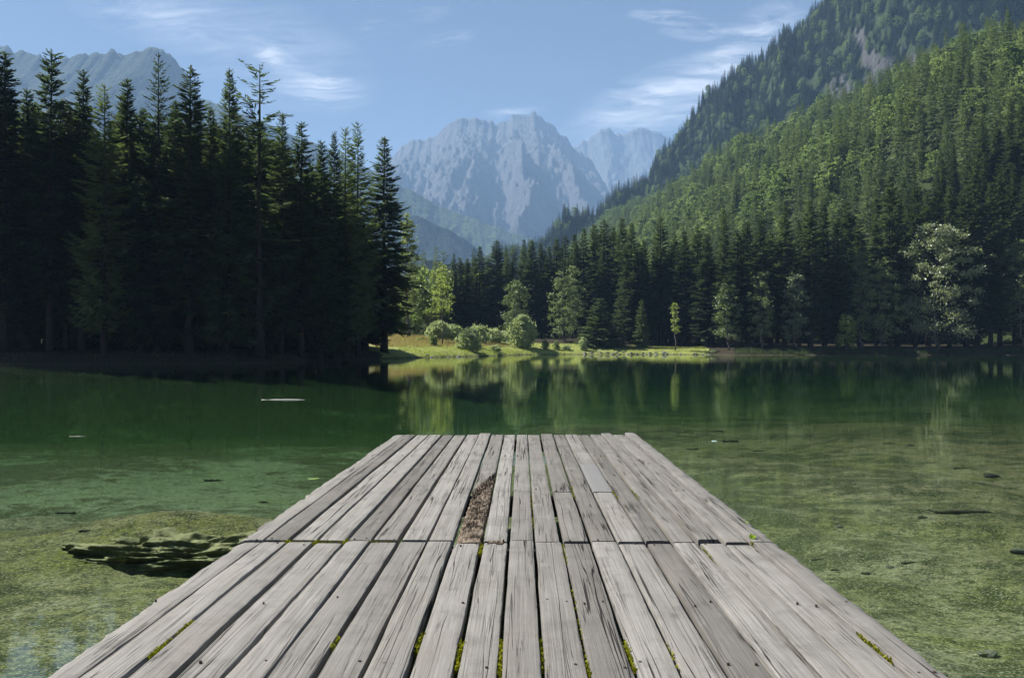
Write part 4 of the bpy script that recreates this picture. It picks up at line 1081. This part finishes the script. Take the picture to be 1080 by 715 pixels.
# ------------------------------------------------------------------ things in the water
def bed_pt(px,py):                               # where the sight line through the water meets the lake floor
    Y=np.arange(3,60,.02); x=(px-540)/F*Y; zl=CAM-(py-HZ)/F*Y; zz=height(x,Y)
    i=int(np.argmax(zl<=zz)); return float(x[i]),float(Y[i]),float(zz[i])
# broken rock ledge
x,y,z=bed_pt(165,583)
bm=bmesh.new(); bmesh.ops.create_icosphere(bm,subdivisions=6,radius=1)
for v in bm.verts:
    c=v.co.copy(); n_=fbm(np.array([c.x*2.2+3]),np.array([c.y*2.2+c.z*3]),5)[0]; n2=ridged(np.array([c.x*3.5]),np.array([c.z*7+c.y*2]),4)[0]
    top=max(0,c.z)
    q=1+.26*n_+.10*n2*(1-.6*top)
    v.co=Vector((c.x*q*1.18+.25*c.z,c.y*q*.60-.10*(c.z<0)*c.z,c.z*q*(.20 if c.z>0 else .5)+.05*n_+.03*n2*(.3+.7*max(0,-c.y))))
me=bpy.data.meshes.new('rock'); bm.to_mesh(me); bm.free(); me.materials.append(M['silt_rock'])
for p in me.polygons: p.use_smooth=True
o=link(bpy.data.objects.new('rock',me)); o.location=(x+.1,y+.25,z-.05); tag(o,'dark ragged rock ledge under shallow water left of the dock','rock')
def sunken(px,py,lpx,dpx,label,seed,group=None,name='sunken_branch',cat='branch',mat='sunken'):
    x,y,z=bed_pt(px,py); L=lpx/F*y; rd=max(.010,dpx/F*y*.36); g2=np.random.default_rng(seed); mb=MB()
    n=9; pts=[((i/(n-1)-.5)*L,g2.normal()*rd*.35,g2.normal()*rd*.25) for i in range(n)]
    rads=[rd*(.55+.5*math.sin(math.pi*(.12+.8*i/(n-1))))*(.85+.3*g2.random()) for i in range(n)]
    mb.tube(pts,rads,8)
    if L>.5: mb.tube([pts[1],(pts[0][0]-.06,rd*1.4,rd*.6),(pts[0][0]-.14,rd*2.2,rd*.2)],[rd*.5,rd*.3,rd*.12],6)
    o=link(bpy.data.objects.new(name,mb.mesh(name,M[mat],True))); o.location=(x,y,z+rd*.3); o.rotation_euler=(0,0,g2.normal()*.12); tag(o,label,cat,group)
sunken(1014,541,58,7,'black waterlogged log lying on the lake floor right of the dock',1,name='sunken_log',cat='log')
sunken(972,546,9,5,'short black stub just left of the waterlogged log',2)
o=None
x,y,z=bed_pt(1045,503); me=stone_mesh(21,M['dark_wood']); o=link(bpy.data.objects.new('stone',me)); o.location=(x,y,z+.03); o.scale=(.17,.14,.09); tag(o,'dark rounded stone on the lake floor beyond the waterlogged log','stone')
for k,(px,py,l_,d_,lb) in enumerate(((937,468,14,3,'dark stick underwater straight above the waterlogged log, mid lake'),(1012,494,14,3,'small dark stick beyond the dark rounded stone'),(958,593,18,3,'thin dark stick on the pale silt below the log'),(862,590,14,3,'dark twig near the dock edge, left of the thin stick'),(912,605,8,5,'dark lump between two twigs on the right flats'),(880,601,10,3,'pale-lit short twig left of the dark lump'),(1006,420,22,2.5,'long dark branch far out in the right of the lake'),(755,455,16,3,'dark branch underwater just beyond the right corner of the dock'),(770,466,16,4,'dark twisted branch beside the pale floating scrap'),(730,474,14,3,'dark branch between the dock corner and the floating scrap'),(800,476,14,3,'thin dark branch right of the twisted one'),(226,507,20,4,'dark stick lying on teal silt left of the dock'),(278,530,10,4,'short dark stump on the silt near the left dock edge'),(90,560,12,4,'short dark root at the far rim of the rock ledge'),(70,541,20,3,'thin dark stick on the silt above the rock ledge'))):
    sunken(px,py,l_,d_,lb,40+k,'sunken branches on the lake floor')
# pale stones on the right flats and small gravel
for k,(px,py,s_,lb) in enumerate(((1072,582,.10,'pale flat stone on the lake floor at the right edge'),(937,598,.04,'small pale stone just right of the dark lump'),(1040,690,.08,'pale stone in the bottom right shallows'),(960,470,.10,'pale stone far out below the bright reflection'),(884,556,.06,'pale stone on the silt halfway between dock and log'))):
    x,y,z=bed_pt(px,py); o=link(bpy.data.objects.new('stone',ST[k%6])); o.location=(x,y,z+s_*.2); o.scale=(s_*1.4,s_,s_*.7); tag(o,lb,'stone','pale stones on the lake floor')
# floating things
def floating(name,px,py,L,wd,mat,label,cat,rz=0,hgt=.01,n=8):
    Y=F*CAM/(py-HZ); x=(px-540)/F*Y; g2=np.random.default_rng(int(px)); mb=MB()
    pts=[((i/(n-1)-.5)*L,g2.normal()*wd*.2,g2.normal()*hgt*.15) for i in range(n)]
    rads=[wd*.5*(.35+.65*math.sin(math.pi*(.08+.84*i/(n-1))))*(.8+.4*g2.random()) for i in range(n)]
    mb.tube(pts,rads,7); me=mb.mesh(name,mat,True); o=link(bpy.data.objects.new(name,me)); o.location=(x,Y,.0); o.scale=(1,1,min(1,hgt/wd*2)); o.rotation_euler=(0,0,rz); tag(o,label,cat)
M['bleached']=simple('bleached_wood',(.28,.27,.24),.8,12,(.5,.48,.44))
M['scrap']=simple('pale_scrap',(.45,.62,.60),.6,20,(.6,.75,.72)); M['leafy']=simple('yellow_green_leaf',(.16,.24,.05),.6,30,(.3,.38,.09))
floating('driftwood',299,421.5,1.45,.05,M['bleached'],'bleached stick floating on the dark water left of the dock','driftwood',.02,.06)
floating('driftwood',82,460,.3,.016,M['bleached'],'short pale twig floating far left on the green water','driftwood',.1,.02)
floating('leaf',331,504.5,.13,.06,M['leafy'],'yellow-green leaf floating close to the left edge of the dock','leaf',.05,.006)
floating('scrap',753,465,.09,.05,M['scrap'],'tiny pale turquoise scrap floating beyond the right dock corner','scrap',0,.01)
